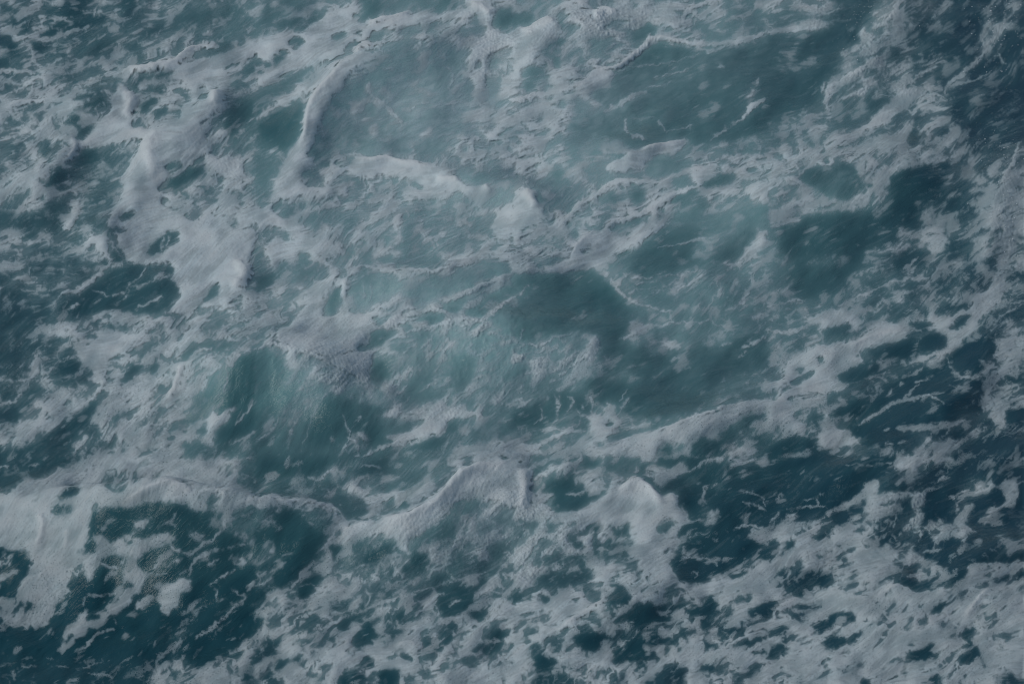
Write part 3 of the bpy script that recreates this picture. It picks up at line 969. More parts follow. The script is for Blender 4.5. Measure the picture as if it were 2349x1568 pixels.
FY = np.fft.fftfreq(CH)[:, None] * SC
FX = np.fft.rfftfreq(CW)[None, :] * SC
def fbm(lo, hi, beta, seed, ax=1.0, ang=0.0):
    """filtered noise, wavelengths lo..hi image pixels, unit variance; stretched ax times along ang (degrees, up-right)"""
    r = np.random.RandomState(seed)
    n = np.fft.rfft2(r.standard_normal((CH, CW)).astype(np.float32))
    c, s = math.cos(R(ang)), math.sin(R(ang))
    fa = (FX * c - FY * s) * ax
    fb = (FX * s + FY * c)
    f = np.sqrt(fa * fa + fb * fb) + 1e-6
    m = f ** (-beta) * np.exp(-(1 / (f * hi)) ** 2) * np.exp(-(f * lo) ** 2)
    o = np.fft.irfft2(n * m, s=(CH, CW)).astype(np.float32)
    return (o - o.mean()) / o.std()

def worley(u, v, cell, seed):
    """distance to the nearest cell border (F2-F1), in cells"""
    r = np.random.RandomState(seed)
    n = 512
    jx = r.rand(n, n).astype(np.float32); jy = r.rand(n, n).astype(np.float32)
    x = u / cell + 100; y = v / cell + 100
    ix = np.floor(x).astype(np.int32); iy = np.floor(y).astype(np.int32)
    f1 = np.full(u.shape, 9.0, np.float32); f2 = f1.copy()
    for dy in (-1, 0, 1):
        for dx in (-1, 0, 1):
            cx = ix + dx; cy = iy + dy
            px = cx + jx[cy % n, cx % n]; py = cy + jy[cy % n, cx % n]
            dd = np.sqrt((px - x) ** 2 + (py - y) ** 2).astype(np.float32)
            f2 = np.minimum(f2, np.maximum(f1, dd)); f1 = np.minimum(f1, dd)
    return f2 - f1

def rank01(a):
    q = np.quantile(a[::3, ::3], np.linspace(0, 1, 257))
    return np.interp(a, q, np.linspace(0, 1, 257)).astype(np.float32)

# ------------------------------------------------------------------ flow of the streaks
ANG = control([[18, 24, 26, 30, 24, 14, 14, 45], [30, 35, 42, 12, 24, 20, 30, 35], [22, 34, 25, 24, 26, 34, 38, 32],
               [30, 48, 58, 42, 28, 33, 24, 36], [68, 32, 42, 50, 30, 30, 24, 30], [24, 38, 32, 26, 30, 32, 26, 30]])
DX = np.cos(np.radians(ANG)); DY = -np.sin(np.radians(ANG))
wl = fbm(30, 160, 1.2, 3)
DX, DY = DX - 0.22 * wl * DY, DY + 0.22 * wl * DX
def lic(n, L, step=0.8):
    acc = n.copy(); cnt = 1
    for sg in (-1, 1):
        px = (UU + PAD) * SC; py = (VV + PAD) * SC
        for k in range(L):
            ix = np.clip(px, 0, CW - 1).astype(np.int32); iy = np.clip(py, 0, CH - 1).astype(np.int32)
            px = px + sg * DX[iy, ix] * step * SC; py = py + sg * DY[iy, ix] * step * SC
            acc += bil(n, py, px)
            cnt += 1
    acc /= cnt
    return ((acc - acc.mean()) / acc.std()).astype(np.float32)

# ------------------------------------------------------------------ waves (ridges): crest line, height in metres, falloff towards the viewer and away
OV = W / 2348.0
RIDGES = [
    ([(0, 1130), (200, 1135), (430, 1130), (600, 1150), (780, 1185)], 0.62, 120, 70, 0),
    ([(380, 800), (520, 830), (620, 795), (740, 840), (850, 895)], 0.42, 110, 95, 0),
    ([(780, 1225), (920, 1180), (1030, 1090), (1110, 1060), (1220, 1075)], 0.34, 135, 55, 0),
    ([(860, 810), (1000, 750), (1150, 735), (1280, 765), (1420, 800)], 0.32, 110, 80, 0),
    ([(1240, 1090), (1450, 1000), (1650, 940), (1820, 890)], 0.26, 70, 45, 0),
    ([(640, 700), (790, 640), (1000, 625), (1200, 595), (1340, 560)], 0.36, 75, 55, 0),
    ([(650, 440), (700, 330), (730, 220), (830, 140), (980, 100), (1090, 50)], 0.34, 60, 60, 0),
    ([(290, 450), (340, 350), (420, 300), (520, 200)], 0.26, 60, 60, 0),
    ([(1650, 560), (1760, 440), (1860, 395), (2090, 365), (2200, 340)], 0.30, 110, 60, 0),
    ([(1930, 140), (1990, 70), (2050, 20), (2110, -30)], 0.18, 60, 60, 0),
    ([(2255, 600), (2270, 480), (2310, 380), (2370, 320)], 0.16, 60, 50, 0),
    ([(1990, 1120), (2060, 1105), (2130, 1115)], 0.18, 70, 40, 0),
    ([(0, 430), (60, 400), (120, 390), (175, 310)], 0.18, 50, 50, 0),
    ([(1240, 360), (1400, 345), (1500, 320), (1585, 325)], 0.20, 55, 40, 0),
    ([(1260, 1470), (1400, 1400), (1520, 1330), (1600, 1270)], 0.18, 60, 50, 0),
    ([(2080, 1400), (2140, 1350), (2200, 1290), (2360, 1240)], 0.22, 70, 50, 0),
    ([(1980, 1480), (2030, 1440), (2180, 1430)], 0.15, 60, 40, 0),
    ([(1900, 1390), (2020, 1340), (2120, 1335)], 0.15, 60, 50, 0),
    ([(180, 560), (240, 520), (235, 600)], 0.22, 60, 45, 0),
    ([(60, 260), (180, 245), (330, 170), (420, 150), (520, 130)], 0.16, 40, 40, 0),
    ([(1200, 180), (1270, 60), (1400, 50)], 0.20, 60, 50, 0),
    ([(1180, 560), (1240, 480), (1200, 430), (1030, 405), (900, 370)], 0.22, 55, 50, 0),
    ([(1950, 1080), (2080, 1020), (2200, 900), (2300, 740)], 0.20, 60, 60, 0),
    ([(430, 700), (550, 640), (570, 560)], 0.16, 60, 50, 0),
    ([(1240, 1200), (1400, 1110), (1500, 1120), (1570, 1170)], 0.20, 80, 55, 0),
    ([(1340, 600), (1500, 640), (1600, 680), (1760, 690)], 0.10, 80, 60, 0),
]
CP = math.cos(PITCH)
def polyline_dist(pts, m):
    """signed-ish distance (along v) and line parameter inside a window; returns slices"""
    xs = [p[0] for p in pts]; ys = [p[1] for p in pts]
    x0 = int(max(0, (min(xs) - m + PAD) * SC)); x1 = int(min(CW, (max(xs) + m + PAD) * SC + 1))
    y0 = int(max(0, (min(ys) - m + PAD) * SC)); y1 = int(min(CH, (max(ys) + m + PAD) * SC + 1))
    if x1 <= x0 or y1 <= y0:
        return None
    sl = (slice(y0, y1), slice(x0, x1))
    return sl

WU = (0.75 * fbm(5, 30, 1.0, 21) + 0.22 * fbm(2, 7, 0.8, 22))      # outline wobble
WV = (0.65 * fbm(5, 30, 1.0, 23) + 0.2 * fbm(2, 7, 0.8, 24))
def smooth(p):
    if len(p) < 3:
        return p
    q = [p[0]] + list(p) + [p[-1]]
    o = []
    for i in range(1, len(q) - 2):
        a_, b_, c_, d_ = [np.array(z_) for z_ in q[i - 1:i + 3]]
        for t in (0.0, 0.33, 0.67):
            o.append(tuple(0.5 * (2 * b_ + (c_ - a_) * t + (2 * a_ - 5 * b_ + 4 * c_ - d_) * t * t + (3 * b_ - a_ - 3 * c_ + d_) * t ** 3)))
    return o + [p[-1]]
def stroke(pts, m, wob=1.0):
    pts = smooth(pts)
    sl = polyline_dist(pts, m)
    if sl is None:
        return None
    u = UU[sl] + wob * WU[sl]; v = VV[sl] + wob * WV[sl]
    best = np.full(u.shape, 1e9, np.float32); T = np.zeros_like(best); S = np.zeros_like(best)
    seg = [math.dist(pts[i], pts[i + 1]) + 1e-6 for i in range(len(pts) - 1)]
    tot = sum(seg); acc = 0
    for i, L in enumerate(seg):
        (ax, ay), (bx, by) = pts[i], pts[i + 1]
        t = np.clip(((u - ax) * (bx - ax) + (v - ay) * (by - ay)) / (L * L), 0, 1)
        qx = ax + t * (bx - ax); qy = ay + t * (by - ay)
        dd = np.hypot(u - qx, v - qy)
        k = dd < best
        best = np.where(k, dd, best); T = np.where(k, (acc + t * L) / tot, T)
        side = (bx - ax) * (v - ay) - (by - ay) * (u - ax)
        S = np.where(k, side / (L * (dd + 0.5)), S)
        acc += L
    return sl, best, T, S

HW = np.zeros((CH, CW), np.float32)
for pts, hh, wf, wb, _ in RIDGES:
    sh = hh * 1.22 * CP * FPX / DIST
    p = [(x * OV, y * OV + sh * math.sin(math.pi * min(1, max(0.15, (i + 0.6) / len(pts)))) ) for i, (x, y) in enumerate(pts)]
    if p[-1][0] < p[0][0]:
        p = p[::-1]
    r = stroke(p, 130, 0.0)
    if r is None:
        continue
    sl, dist, T, S = r
    wf, wb = wf * OV, wb * OV
    side_ = sstep(-0.8, 0.8, blur(S, 2.0))
    q = dist * (side_ / (wf * 0.85) + (1 - side_) / (wb * 1.35))
    q = np.sqrt(q * q + 0.012) - 0.11
    prof = 1 / (1 + q ** 2 * (0.6 + q)) * np.exp(-q * 0.55) * sstep(126, 55, dist)
    hh = hh * 1.35
    taper = np.sin(np.pi * np.clip(T * 0.92 + 0.04, 0, 1)) ** 0.8
    taper = blur(taper.astype(np.float32), 6.0)
    HW[sl] = np.maximum(HW[sl], hh * prof * taper) + 0.25 * np.minimum(HW[sl], hh * prof * taper)
HW = blur(HW, 3.0)
HW += 0.032 * fbm(30, 140, 1.3, 5, 1.8, 28) + 0.0055 * fbm(10, 40, 1.2, 6, 1.8, 30)

# ------------------------------------------------------------------ foam density
cov0 = control([[int(c) / 9.0 for c in l.replace(' ', '2')[:32]] for l in FOAM_COVER.split('\n')], 9)
DEN = np.clip(cov0, 0, 1)
DEN = DEN ** 0.85 * 0.93
BUMP = np.zeros((CH, CW), np.float32)
SOL = np.zeros((CH, CW), np.float32)
DK = np.zeros((CH, CW), np.float32)
FRAG = fbm(4, 16, 0.9, 61)
FRAG2 = fbm(1.6, 6, 0.6, 62)
RAG = np.zeros((CH, CW), np.float32)

def snap(x, y):
    if x <= 1.5: x = -40.0
    if x >= W - 1.5: x = W + 40.0
    if y <= 1.5: y = -40.0
    if y >= H - 1.5: y = H + 40.0
    return x, y

def polygon_mask(pts, soft):
    m = 8
    sl = polyline_dist(pts, m)
    if sl is None:
        return None
    u = UU[sl] + WU[sl]; v = VV[sl] + WV[sl]
    ins = np.zeros(u.shape, bool)
    n = len(pts)
    for i in range(n):
        (ax, ay), (bx, by) = pts[i], pts[(i + 1) % n]
        if abs(ay - by) < 1e-6:
            continue
        c = ((ay > v) != (by > v)) & (u < (bx - ax) * (v - ay) / (by - ay) + ax)
        ins ^= c
    return sl, blur(ins.astype(np.float32), soft)

TS = 256.0 / 1761.0
ox = oy = 0.0
for line in FOAM_SHAPES_PX.strip().split('\n'):
    tok = line.split()
    if tok[0] == 'T':
        ox, oy, TS = (256.0 * int(tok[1]), 228.0 * int(tok[2]), 256.0 / 1761.0) if int(tok[1]) < 9 else (0.0, 0.0, OV)
        continue
    pts = [tuple(float(c) for c in t.split(',')) for t in tok[1:]]
    pts = [snap(ox + x * TS, oy + y * TS) for x, y in pts]
    k = tok[0][0]
    if k in 'DFG':
        val = {'D': 0.045, 'F': 0.965}.get(k) or float('0' + tok[0][1:])
        r = polygon_mask(pts, 1.1 if k != 'G' or val < 0.1 or val > 0.7 else 2.6)
        if r:
            sl, m = r
            DEN[sl] = DEN[sl] * (1 - m) + val * m
            SOL[sl] *= 1 - m
            DK[sl] = DK[sl] * (1 - m) + (m if k == 'D' or val <= 0.05 else 0)
    else:
        w = float(tok[0][1:]) * TS * 0.5 * (1.35 if k == 'L' else 1.2)
        r = stroke(pts, w * 2 + 9, 0.8 if w > 1.3 else 1.1)
        if r:
            sl, dist, T, S = r
            ww = w * (0.45 + 0.55 * np.sin(np.pi * np.clip(T, 0.02, 0.98)) ** 0.6) * (1 + 0.30 * FRAG[sl])
            ww = np.maximum(ww, 0.5) + 0.10 * FRAG2[sl]
            m = sstep(-1.1, 0.9, ww - dist)
            frag = np.clip(0.72 + 0.34 * FRAG[sl] + 0.22 * FRAG2[sl], 0.0, 1.0) if w < 1.8 else np.clip(0.9 + 0.12 * FRAG2[sl], 0.3, 1.0)
            SOL[sl] = np.maximum(SOL[sl], m * (frag if k == 'L' else 1.0) * (0.50 if w < 0.8 else (0.72 if w < 1.3 else 1.0)))
            DK[sl] *= 1 - 0.5 * m
            if k == 'C':
                DEN[sl] = np.maximum(DEN[sl], m * 1.05)
                b = np.exp(-(dist / (w * 0.95)) ** 2) * sstep(0, 0.2, T) ** 0.5 * sstep(1, 0.8, T) ** 0.5
                BUMP[sl] = np.maximum(BUMP[sl], b * min(w, 4.5) * 0.011 * sstep(0.8, 3.0, w))
            else:
                DEN[sl] = np.maximum(DEN[sl], m * 0.93)
                b = 0.6 * np.exp(-(dist / (w * 1.0)) ** 2) if w > 2.2 else 0 * dist
                BUMP[sl] = np.maximum(BUMP[sl], b * w * 0.004)

BUMP = blur(BUMP, 1.0)
# ------------------------------------------------------------------ lace: thin walls between rounded openings, combed by the flow
# the texture is carried round by eddies (divergence-free), which draws it out into curled threads
psi = 1.0 * fbm(22, 110, 1.6, 31) + 0.30 * fbm(9, 34, 1.3, 32) + 0.07 * fbm(4, 13, 1.0, 33)
gy, gx = np.gradient(psi)
sp = np.sqrt((gy ** 2 + gx ** 2).mean())
vx, vy = gy / sp, -gx / sp
def advect(n, h):
    px = (UU + PAD) * SC; py = (VV + PAD) * SC
    for _ in range(n):
        px, py = px + h * SC * bil(vx, py, px), py + h * SC * bil(vy, py, px)
    return px, py
apx, apy = advect(11, 0.9)
wu = apx / SC - PAD; wv = apy / SC - PAD
qpx, qpy = advect(6, 0.7)
wu2 = qpx / SC - PAD; wv2 = qpy / SC - PAD
c30, s30 = math.cos(R(30)), math.sin(R(30))
def zs(q):
    return ((q - q.mean()) / q.std()).astype(np.float32)
def ridge(lo, hi, beta, seed, st, px, py):
    n = bil(fbm(lo, hi, beta, seed, st, 28), np.clip(py, 0, CH - 2), np.clip(px, 0, CW - 2))
    return np.exp(-np.abs(n) * 1.6)
r1 = ridge(14, 40, 0.8, 46, 2.6, apx, apy)
r2 = ridge(7, 18, 0.8, 47, 2.5, apx, apy)
r3 = ridge(3.5, 9, 0.6, 48, 2.3, apx, apy)
r4 = ridge(1.8, 4.5, 0.4, 49, 2.0, qpx, qpy)
multi = r1 * (0.55 + 0.9 * r2) + 0.75 * r2 * (0.4 + r3) + 0.50 * r3 * (0.4 + r4) + 0.16 * r4
multi = zs(lic(zs(multi), 5, 0.8))
wx_, wy_ = 0.5 * (wu + wu2), 0.5 * (wv + wv2)
a = (wx_ * c30 - wy_ * s30) / 2.2
b = wx_ * s30 + wy_ * c30
big = zs(np.minimum(worley(a, b, 11.0, 1), 0.8))
small = zs(np.minimum(worley(a, b, 5.0, 2), 0.8))
cell3 = zs(np.minimum(worley(a, b, 2.8, 3), 0.8))
fil2 = -zs(r2)
fine = lic(fbm(1.3, 5.0, 0.5, 50), 5)
streak = lic(fbm(2.2, 10, 0.7, 41), 9)
streak2 = lic(fbm(4, 26, 0.9, 42), 16)
patchy = fbm(10, 70, 1.3, 43, 1.7, 30)
tiny = fbm(0.9, 3.5, 0.3, 44)
# old foam near the viewer is cellular, young foam further out is combed and curled
OLD = control([[.25, .2, .15, .1, .1, .1, .2, .1], [.3, .2, .3, .15, .1, .1, .3, .1], [.2, .2, .15, .1, .15, .2, .25, .3], [.4, .4, .2, .2, .2, .2, .5, .6], [.9, .8, .4, .3, .6, .6, .8, .8], [.9, .8, .7, .7, .8, .8, .8, .8]])
OLD = np.clip(0.35 + 0.72 * OLD, 0, 1)
NEAR = sstep(330, 520, VV)
far_c = zs(0.9 * big + 0.65 * small + 0.22 * cell3)
near_c = zs(1.0 * zs(np.minimum(worley(a, b, 19.0, 4), 0.8)) + 0.55 * zs(np.minimum(worley(a, b, 9.0, 5), 0.8)) + 0.15 * small)
cellular = far_c * (1 - NEAR) + near_c * NEAR
multi = zs(multi * (1 - NEAR) + NEAR * zs(lic(zs(r1 * (0.6 + 0.6 * r2) + 0.5 * r2 + 0.12 * r3), 5, 0.8)))
N = rank01(1.15 * OLD * cellular - (1.25 - 0.75 * OLD) * multi + 0.14 * fine + 0.14 * streak + 0.38 * streak2 + 0.50 * patchy)
soft = control([[.34, .32, .30, .28, .28, .28, .30, .30], [.32, .28, .32, .28, .26, .26, .24, .28], [.26, .26, .28, .28, .26, .26, .24, .20],
                [.24, .26, .34, .34, .30, .28, .19, .18], [.18, .19, .26, .28, .22, .17, .15, .16], [.15, .15, .18, .19, .16, .15, .15, .17]])
DEN = DEN - 0.045 * sstep(0.80, 0.86, DEN) * (1 - sstep(0.94, 0.96, DEN)) * np.clip(0.3 + 0.9 * zs(streak2 + patchy), 0, 2)
X = DEN - N + 0.42 * sstep(0.88, 0.98, DEN) - 0.10 * (1 - sstep(0.0, 0.10, DEN))
COV = (0.50 * sstep(-soft * 0.7, soft * 0.7, X) + 0.50 * sstep(-0.02, 0.50, X)) * sstep(-0.02, 0.08, DEN)
thread = rank01(multi + 0.8 * patchy + 0.5 * fbm(12, 50, 1.2, 55))
COV = np.maximum(COV, (0.30 + 0.35 * OLD) * sstep(0.88, 0.985, thread))
REFL = control([[.2, .2, .1, .1, .2, .5, .6, .5], [.4, .2, .2, 0, .2, .6, .6, .6], [.7, .3, .1, .1, .3, .4, .4, .6], [.7, .2, .1, .2, .5, .7, .5, .4], [.3, .1, .4, .4, .4, .5, .6, .7], [.3, .5, .6, .5, .5, .4, .5, .5]])
refl_comb = rank01(lic(fbm(2.2, 9, 0.7, 56), 12) + 0.9 * lic(fbm(3, 16, 0.8, 57), 18) + 0.7 * patchy)
COV = np.maximum(COV, 0.20 * REFL * sstep(0.62, 1.0, refl_comb))  # pale reflection streaks on the ripples, painted as a thin foam film
veil = rank01(0.8 * fine + 0.6 * streak2 + 0.5 * patchy + 0.5 * cell3)
VB = control([[.25, .25, .5, .7, .75, .5, .35, .2], [.35, .5, .6, .9, .8, .35, .5, .2], [.3, .6, .9, .9, .5, .4, .35, .2], [.35, .6, .55, .6, .45, .3, .2, .2], [.2, .3, .3, .6, .4, .15, .15, .2], [.15, .2, .3, .35, .3, .3, .25, .3]])
COV = np.maximum(COV, 0.62 * sstep(0.42, 1.0, veil) * VB * sstep(0.05, 0.5, DEN + 0.15 * VB))
COV = np.maximum(COV, SOL)
# solid masses are whole
COV = np.maximum(COV, sstep(0.92, 0.965, DEN) * 0.90)
# foam thins towards the patch edges and varies in thickness
mass = blur(DEN, 3.0)
THK = np.clip(0.75 * blur(COV, 2.0) + 0.08 * patchy + 0.03 * streak, 0.05, 1.0)
body = rank01(0.9 * patchy + 0.5 * streak2 + 0.35 * fine + 0.25 * fil2)
opac = np.clip(0.58 + 0.44 * sstep(0.25, 1.05, 0.75 * body + 0.55 * blur(COV, 4.0)) + BUMP * 10, 0.30, 1.0)
OPQ_VIGN = control([[.90, .94, 1, 1, 1, .95, .85, .70], [.90, .96, 1, 1, 1, 1, .9, .75], [.90, 1, 1, 1, .95, .95, .9, .75],  # thinner lower-left foam, plus lens vignette painted as weaker cover at the edges
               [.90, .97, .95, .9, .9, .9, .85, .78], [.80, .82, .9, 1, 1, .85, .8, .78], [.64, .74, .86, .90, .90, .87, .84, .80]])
COV = COV * opac * np.clip(OPQ_VIGN + 2.5 * BUMP, 0, 1)
COV *= 1 - 0.10 * np.clip(0.5 - tiny * 0.5, 0, 1) * sstep(200, 500, VV)
HF = 0.005 * blur(COV, 1.0) + 0.028 * sstep(0.4, 1.0, blur(COV, 3.5)) + 0.8 * BUMP
HF += blur(COV, 1.5) * (0.0045 * fbm(16, 60, 1.2, 51, 1.6, 35) + 0.0008 * streak + 0.0006 * fbm(2, 7, 0.7, 52))
turb = np.zeros((CH, CW), np.float32)
for (cx, cy, rx, ry, s) in [(480, 360, 95, 50, 1), (850, 30, 45, 45, 1), (870, 70, 70, 40, .6), (1000, 210, 40, 70, .35), (985, 35, 35, 50, .8), (235, 160, 30, 30, .25), (330, 400, 70, 30, .6),
                            (520, 540, 60, 40, .7), (920, 525, 35, 35, .9), (40, 20, 5, 5, 0), (500, 40, 60, 40, .4), (610, 30, 70, 30, .5), (90, 560, 60, 60, .2), (430, 560, 80, 30, .5)]:
    turb = np.maximum(turb, s * np.exp(-((UU - cx) / rx) ** 2 - ((VV - cy) / ry) ** 2))
lump = np.abs(fbm(3, 14, 0.9, 53)); lump2 = np.abs(fbm(1.5, 6, 0.6, 54))
HF += turb * blur(COV, 1.2) * (0.012 * lump + 0.004 * lump2)
HF = np.maximum(HF, 0.0)
HW += 0.0010 * streak2 * (1 - 0.6 * blur(COV, 2)) + (0.0012 * streak + 0.0005 * fine) * (1 - 0.8 * COV) + turb * 0.006 * lump

# ------------------------------------------------------------------ water colour: air bubbles carried under the surface, plus painted light through the crests
AER_GLOW = control([[.25, .34, .60, .78, .78, .62, .32, .12], [.30, .38, .68, .82, .86, .70, .42, .12], [.20, .38, .72, .80, .62, .62, .50, .14],
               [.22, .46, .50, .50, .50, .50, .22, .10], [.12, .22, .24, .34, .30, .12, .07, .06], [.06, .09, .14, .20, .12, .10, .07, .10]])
BLU = control([[.5, .4, .1, 0, 0, .1, .6, 1], [.4, .3, .1, 0, 0, .1, .5, 1], [.5, .2, 0, 0, 0, 0, .3, .9],
               [.3, 0, 0, 0, 0, 0, .5, .8], [0, 0, 0, 0, .1, .5, .7, .8], [0, 0, .1, .1, .2, .4, .5, .5]])
near = blur(COV, 5.0)
CLOUDS = [   # milk-white or clear areas below the surface: centre, radii, turn, amount
    (395, 95, 75, 55, -10, .30), (440, 115, 50, 50, 0, .22), (585, 115, 55, 30, -10, .20), (700, 70, 110, 32, -12, .12), (415, 300, 75, 18, -8, .30), (520, 305, 30, 30, 0, .12),
    (500, 60, 30, 30, 0, .12), (610, 85, 40, 30, 0, .08), (835, 185, 28, 22, 0, .16), (745, 230, 45, 30, -20, .14), (560, 345, 45, 25, 0, .10), (495, 520, 30, 24, -30, .22),
    (355, 385, 50, 25, 30, .12), (640, 170, 60, 20, -10, .10), (680, 350, 80, 30, -10, .06), (725, 395, 90, 30, -25, .06), (480, 195, 80, 35, -15, .10),
    (280, 125, 26, 22, -40, -.20), (60, 20, 60, 25, 0, -.10), (250, 400, 35, 40, 0, -.06), (600, 295, 45, 16, -15, -.10), (665, 45, 40, 10, -20, -.05), (800, 235, 45, 18, 0, -.08)]
CL = np.zeros((CH, CW), np.float32)
for (cx, cy, rx, ry, tu, am) in CLOUDS:
    du, dv = UU + 4 * WU - cx, VV + 4 * WV - cy
    c, s_ = math.cos(R(tu)), math.sin(R(tu))
    CL += am * np.exp(-((du * c + dv * s_) / rx) ** 2 - ((-du * s_ + dv * c) / ry) ** 2)
wisp = zs(np.abs(lic(fbm(5, 30, 1.1, 71), 8)))
DK = blur(DK, 4.0)
MILK = 0.24 * near + 0.30 * blur(COV, 1.5) + (AER_GLOW - 0.25) * 0.45 + CL * (1 + 0.25 * wisp) + 0.35 * turb * blur(COV, 3)
MILK = np.clip(MILK + np.clip(CL + AER_GLOW * 0.3, 0, 1) * (0.12 * fine + 0.10 * wisp) * 0.5, 0, 1) * (1 - 0.45 * DK * (1 - np.clip(CL * 3, 0, 1)))
MILK = np.clip(MILK + 0.12 * VB * (1 - DK), 0, 1)
AER_GLOW = np.clip(AER_GLOW * (1 + 0.6 * sstep(0.12, 0.5, HW)) + 0.03 * patchy + 0.22 * (near - 0.4), 0, 1) * (1 - 0.35 * DK)  # height term paints light glowing through the crests as paler teal

# ------------------------------------------------------------------ image pixels -> world
def ray_xy(u, v):
    """where the camera ray through image pixel (u, v) meets the mean sea level"""
    dx = (u - W / 2); dz = -(v - H / 2)
    wx = dx; wy = FPX * FWD[1] + dz * UP[1]; wz = FPX * FWD[2] + dz * UP[2]
    t = -CAM[2] / wz
    return CAM[0] + wx * t, CAM[1] + wy * t

def to_pixel(x, y, z):  # projects a world point to camera image pixels
    px, py, pz = x - CAM[0], y - CAM[1], z - CAM[2]
    dep = py * FWD[1] + pz * FWD[2]
    return W / 2 + px / dep * FPX, H / 2 - (py * UP[1] + pz * UP[2]) / dep * FPX

def mirror(t, n):
    t = np.abs(t)
    return (n - 1) - np.abs((n - 1) - t)

def grid(step, m, out):
    def axis(n):
        c = list(np.arange(0, n + step * 0.5, step))
        s, p = step, c[-1]
        hi = []
        while p < n + m:
            s = min(s * 1.06, out); p += s; hi.append(p)
        s, p = step, 0.0
        lo = []
        while p > -m:
            s = min(s * 1.06, out); p -= s; lo.append(p)
        return np.array(lo[::-1] + c + hi)
    gu, gv = axis(W), axis(H)
    return np.meshgrid(gu, gv)

def fields(gu, gv, foam):
    x, y = ray_xy(gu, gv)
    z = at(HW, mirror(gu, W), mirror(gv, H))
    zf = at(HF, mirror(gu, W), mirror(gv, H)) if foam else 0.0
    u, v = to_pixel(x, y, z + zf)
    u, v = mirror(u, W), mirror(v, H)
    if foam:
        zf = at(HF, u, v)
    return x, y, z, zf, u, v

def build_mesh(name, co, faces, attrs, normals=None):
    me = bpy.data.meshes.new(name)
    n, f = len(co), len(faces)
    me.vertices.add(n)
    me.vertices.foreach_set("co", co.astype(np.float32).ravel())
    me.loops.add(f * 4)
    me.polygons.add(f)
    me.loops.foreach_set("vertex_index", faces.astype(np.int32).ravel())
    me.polygons.foreach_set("loop_start", np.arange(0, f * 4, 4, dtype=np.int32))
    me.update(calc_edges=True)
    me.shade_smooth()
    for k, a in attrs.items():
        at_ = me.attributes.new(k, 'FLOAT', 'POINT')
        at_.data.foreach_set("value", a.astype(np.float32).ravel())
    if normals is not None:
        me.normals_split_custom_set_from_vertices(normals.tolist())
    return me

def grid_normals(P):
    du = np.gradient(P, axis=1); dv = np.gradient(P, axis=0)
    n = np.cross(du, dv)
    n /= np.linalg.norm(n, axis=2, keepdims=True) + 1e-12
    n[n[..., 2] < 0] *= -1
    return n

def quads(h, w):
    i = np.arange(h * w).reshape(h, w)
    return np.stack([i[1:, :-1], i[1:, 1:], i[:-1, 1:], i[:-1, :-1]], -1).reshape(-1, 4)

# ------------------------------------------------------------------ materials
def node(nt, t, **kw):
    n = nt.nodes.new(t)
    for k, v in kw.items():
        setattr(n, k, v)
    return n

def attr(nt, name):
    n = node(nt, "ShaderNodeAttribute"); n.attribute_name = name
    return n.outputs["Fac"]

def mixc(nt, f, a, b):
    n = node(nt, "ShaderNodeMix", data_type='RGBA')
    if hasattr(f, 'is_linked') or not isinstance(f, (int, float)): nt.links.new(f, n.inputs[0])
    else: n.inputs[0].default_value = f
    for i, c in ((6, a), (7, b)):
        if isinstance(c, tuple): n.inputs[i].default_value = (*c, 1)
        else: nt.links.new(c, n.inputs[i])
    return n.outputs[2]

def math_(nt, op, a, b=None, clamp=False):
    n = node(nt, "ShaderNodeMath", operation=op, use_clamp=clamp)
    for i, c in enumerate((a, b)):
        if c is None: continue
        if isinstance(c, (int, float)): n.inputs[i].default_value = c
        else: nt.links.new(c, n.inputs[i])
    return n.outputs[0]

def water_material():
    m = bpy.data.materials.new("sea_water"); m.use_nodes = True
    nt = m.node_tree; p = nt.nodes["Principled BSDF"]
    deep = mixc(nt, attr(nt, "blueness"), (0.016, 0.078, 0.100), (0.021, 0.070, 0.100))
    c = mixc(nt, attr(nt, "aeration_glow"), deep, (0.155, 0.375, 0.375))
    c = mixc(nt, attr(nt, "milk"), c, (0.44, 0.585, 0.60))
    nt.links.new(c, p.inputs["Base Color"])
    p.inputs["IOR"].default_value = 1.33
    nt.links.new(math_(nt, 'ADD', math_(nt, 'MULTIPLY', attr(nt, "milk"), 0.45), 0.06), p.inputs["Roughness"])
    tc = node(nt, "ShaderNodeTexCoord")
    mp = node(nt, "ShaderNodeMapping", vector_type='TEXTURE'); mp.inputs["Rotation"].default_value = (0, 0, R(40)); mp.inputs["Scale"].default_value = (0.11, 0.030, 0.06)
    nt.links.new(tc.outputs["Object"], mp.inputs[0])
    n1 = node(nt, "ShaderNodeTexNoise"); n1.inputs["Scale"].default_value = 1.0; n1.inputs["Detail"].default_value = 5; n1.inputs["Roughness"].default_value = 0.6; n1.inputs["Distortion"].default_value = 0.9
    nt.links.new(mp.outputs[0], n1.inputs["Vector"])
    bp = node(nt, "ShaderNodeBump"); bp.inputs["Strength"].default_value = 1.0; bp.inputs["Distance"].default_value = 0.009
    nt.links.new(n1.outputs[0], bp.inputs["Height"])
    nt.links.new(bp.outputs[0], p.inputs["Normal"])
    return m

